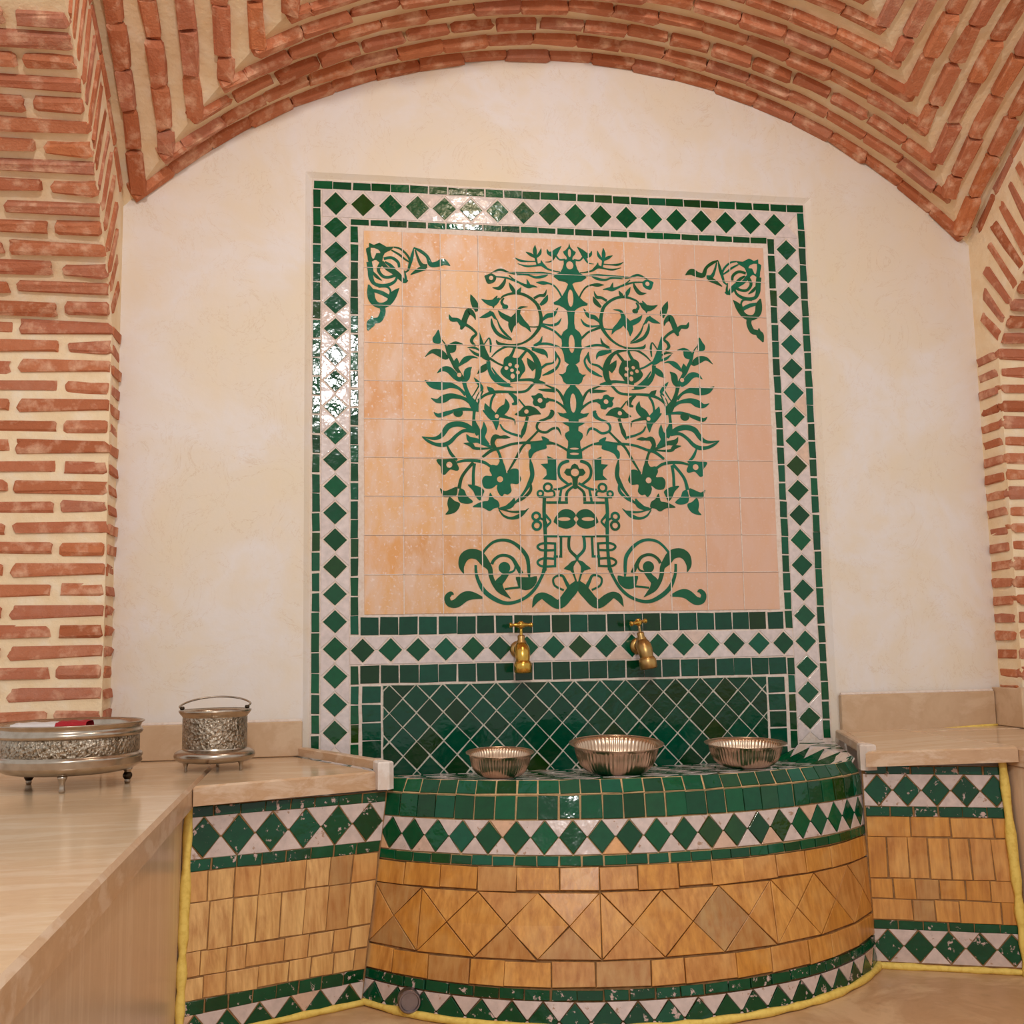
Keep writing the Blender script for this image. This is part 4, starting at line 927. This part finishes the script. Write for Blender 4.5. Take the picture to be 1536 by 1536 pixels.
# ------------------------------------------------------------------ taps
def tap(label, x, z, roll, yaw, mat, mat2):
    r = empty('tap', (x, -.03, z-.056)); tag(r, label, 'tap')
    R_ = Matrix.Translation((x, 0, z)) @ Matrix.Rotation(roll, 4, 'Y')
    def add(name, vf, m_, sm=True, rot=None):
        T = R_ @ rot if rot else R_
        mk(name, [T @ Vector(v) for v in vf[0]], vf[1], m_, r, smooth=sm)
    add('flange', along_y([(0, .002), (.021, .002), (.022, .005), (.018, .010), (.012, .013), (0, .013)], (0, 0, 0)), mat2)
    add('body', tube([(0, -.006, 0), (0, -.022, .001), (0, -.040, .004), (0, -.056, .0), (0, -.065, -.014), (0, -.068, -.032)], [.0125, .0135, .0165, .0195, .0190, .0165], 20, 5), mat)
    add('nozzle', [(lambda vf: [(a, b-.068, c_-.058) for a, b, c_ in vf[0]])(lathe([(0, .004), (.0145, .0), (.0205, 0), (.0222, .003), (.0222, .022), (.0205, .0255), (.0180, .030), (.015, .032)], 28)), lathe([(0, .004), (.0145, .0), (.0205, 0), (.0222, .003), (.0222, .022), (.0205, .0255), (.0180, .030), (.015, .032)], 28)[1]], mat)
    lz = lambda prof, yy: (lambda vf: ([(a, b+yy, c_) for a, b, c_ in vf[0]], vf[1]))(lathe(prof, 20))
    add('bonnet', lz([(.0135, .010), (.0125, .020), (.0090, .024), (.0095, .032), (.0075, .036), (0, .036)], -.050), mat2)
    add('stem', lz([(.0045, .032), (.0035, .045), (.0045, .056), (0, .056)], -.050), mat)
    hr = Matrix.Translation((0, -.050, .061)) @ Matrix.Rotation(yaw, 4, 'Z')
    h = [(-.0300, .0035), (-.029, .0055), (-.026, .0062), (-.0225, .0045), (-.020, .0036), (-.012, .0048), (-.006, .0070), (0, .0088), (.006, .0070), (.012, .0048), (.020, .0036), (.0225, .0045), (.026, .0062), (.029, .0055), (.0300, .0035)]
    add('handle', tube([(a, 0, 0) for a, b in h], [b for a, b in h], 16, 2), 'brass', True, hr)
    add('handle_knob', lz([(.0075, .055), (.0085, .060), (.0065, .068), (.004, .0705), (0, .071)], -.050), 'brass')
tap('bright brass wall tap with cross handle, hanging straight above the smallest bowl', .389, -1.093, 0, .05, 'brass', 'brass_dull')
tap('tarnished brass wall tap, its spout skewed to one side, above the widest bowl', .704, -1.090, -.16, .55, 'brass_dull', 'brass_dull')

# ------------------------------------------------------------------ bowls
def bowl(label, x, y, R, h, tilt=0, group=None):
    z = top_z(x, y)+.006
    r = empty('metal_bowl', (x, y, z)); tag(r, label, 'bowl')
    N = 60; seg = 240
    prof = [(.0, .0), (.42, .0), (.56, .03), (.68, .12), (.765, .27), (.82, .46), (.855, .66), (.875, .82), (.915, .92), (.99, .985)]
    inn = [(.985, 1.0), (.905, .94), (.862, .83), (.84, .66), (.805, .47), (.75, .29), (.66, .15), (.54, .07), (.4, .045), (0, .045)]
    def mod(rr, zz, t, i):
        k = rr/R; w = 1 if .78 < k < .90 else (.5 if .7 < k <= .78 else 0); return rr+w*.0017*math.cos(N*t)
    v_, f_ = lathe([(a*R, b*h) for a, b in prof+inn], seg, (0, 0, 0), mod)
    T = Matrix.Translation((x, y, z)) @ Matrix.Rotation(tilt, 4, 'X')
    mk('body', [T @ Vector(q) for q in v_], f_, 'bowl_metal', r, smooth=True)
    v_, f_ = lathe([(R*.985, h*.975), (R*1.005, h*.985), (R*1.012, h*1.0), (R*1.0, h*1.012), (R*.98, h*1.003), (R*.985, h*.975)], 96)
    mk('rim', [T @ Vector(q) for q in v_], f_, 'bowl_metal', r, smooth=True)
bowl('smallest ribbed metal bowl, under the straight tap', .284, -.352, .075, .052, .07)
bowl('widest ribbed metal bowl, in the middle of the basin top', .541, -.372, .104, .064, .09)
bowl('medium ribbed metal bowl, near the marble curb of the bare ledge', .858, -.330, .093, .054, .05)

# ------------------------------------------------------------------ tray, bucket, cloth
def lat(name, prof, seg, c, mat, parent): v_, f_ = lathe(prof, seg, c); return mk(name, v_, f_, mat, parent, smooth=True)
tc = (-.588, -.470, ZLEDGE)
r = empty('metal_tray', tc); tag(r, 'large round silver tub with an embossed band and ball feet on the long bench', 'tray')
lat('body', [(0, .030), (.108, .030), (.120, .033), (.132, .040), (.1355, .046), (.1335, .052), (.1365, .057), (.1345, .062), (.1290, .064), (.1290, .066)], 96, tc, 'silver', r)
lat('embossed_band', [(.1288, .064), (.1300, .066), (.1300, .096), (.1288, .098)], 96, tc, 'silver_embossed', r)
lat('rim', [(.1285, .097), (.1335, .099), (.1365, .104), (.1340, .109), (.1315, .112), (.1330, .118), (.1385, .122), (.1390, .1235), (.1370, .1245), (.1280, .120), (.1255, .110), (.1250, .040), (.11, .034), (0, .034)], 96, tc, 'silver', r)
for a in (-84, 12, 146):
    p = (tc[0]+.108*math.cos(math.radians(a)), tc[1]+.108*math.sin(math.radians(a)), tc[2])
    f = lat('foot', [(0, .0), (.0045, .0), (.0060, .003), (.0045, .010), (.0042, .018), (.0085, .026), (.0095, .031), (0, .031)], 20, p, 'silver', r)
    if a != -84: lat('ball', [(0, .006), (.006, .0075), (.0092, .013), (.0092, .017), (.006, .0225), (0, .024)], 20, p, 'dark_ball', f)
bc = (-.333, -.255, ZLEDGE)
r = empty('metal_bucket', bc); tag(r, 'small silver bucket with embossed sides, bulging base and thin wire bail on the ledge', 'bucket')
lat('body', [(0, .018), (.058, .018), (.070, .020), (.0700, .047), (.0685, .049), (.0685, .050)], 72, bc, 'silver', r)
lat('base_bulge', [(.060, .0175), (.076, .0200), (.0850, .0260), (.0868, .0320), (.0850, .0385), (.0780, .0430), (.0700, .0460)], 72, bc, 'silver', r)
lat('embossed_band', [(.0684, .046), (.0692, .050), (.0692, .112), (.0684, .116)], 72, bc, 'silver_embossed', r)
lat('rim', [(.0684, .114), (.0710, .118), (.0740, .121), (.0775, .1265), (.0780, .1290), (.0755, .1300), (.0700, .1240), (.0665, .114), (.0660, .024), (0, .022)], 72, bc, 'silver', r)
for a in (-150, -28, 90):
    p = (bc[0]+.066*math.cos(math.radians(a)), bc[1]+.066*math.sin(math.radians(a)), bc[2])
    lat('foot', [(0, 0), (.003, 0), (.0036, .002), (.0028, .008), (.006, .018), (.010, .023), (0, .024)], 16, p, 'silver', r)
for sg in (-1, 1):
    v_, f_ = lathe([(0, -.004), (.004, -.0035), (.0055, 0), (.004, .0035), (0, .004)], 14); mk('ear', [(bc[0]+sg*.0690+x, bc[1]-.012+y, bc[2]+.1345+z) for x, y, z in v_], f_, 'dark_ball', r, smooth=True)
pts = [(bc[0]+.078*math.cos(a)-.004*math.sin(a), bc[1]-.012+.074*math.sin(a), bc[2]+.1345+.020*math.sin(a)+.002*math.cos(a)) for a in [math.pi*i/14 for i in range(15)]]
pts[0] = (bc[0]+.0690, bc[1]-.012, bc[2]+.1345); pts[-1] = (bc[0]-.0690, bc[1]-.012, bc[2]+.1345)
v_, f_ = tube(pts, [.0022]*15, 10, 3); mk('bail', v_, f_, 'silver', r, smooth=True)
def cloth(name, x0, x1, y0, y1, z0, z1, mat, parent):
    vs_, fs = grid(lambda a, b: (lerp(x0, x1, a), lerp(y0, y1, b), lerp(z0, z1, min(1, 6*min(b, 1-b))**.5*(1-.015*math.sin(a*7+b*5)**2))), 14, 14); mk(name, vs_, fs, mat, parent, smooth=True)
r = empty('folded_cloth', (tc[0]-.02, tc[1]+.01, tc[2]+.036)); tag(r, 'folded red and white cloth lying inside the large silver tub', 'cloth')
cloth('white_fold', tc[0]-.105, tc[0]-.022, tc[1]-.05, tc[1]+.06, tc[2]+.036, tc[2]+.1238, 'white_cloth', r)
cloth('red_fold', tc[0]-.022, tc[0]+.035, tc[1]-.05, tc[1]+.06, tc[2]+.036, tc[2]+.1258, 'red_cloth', r)
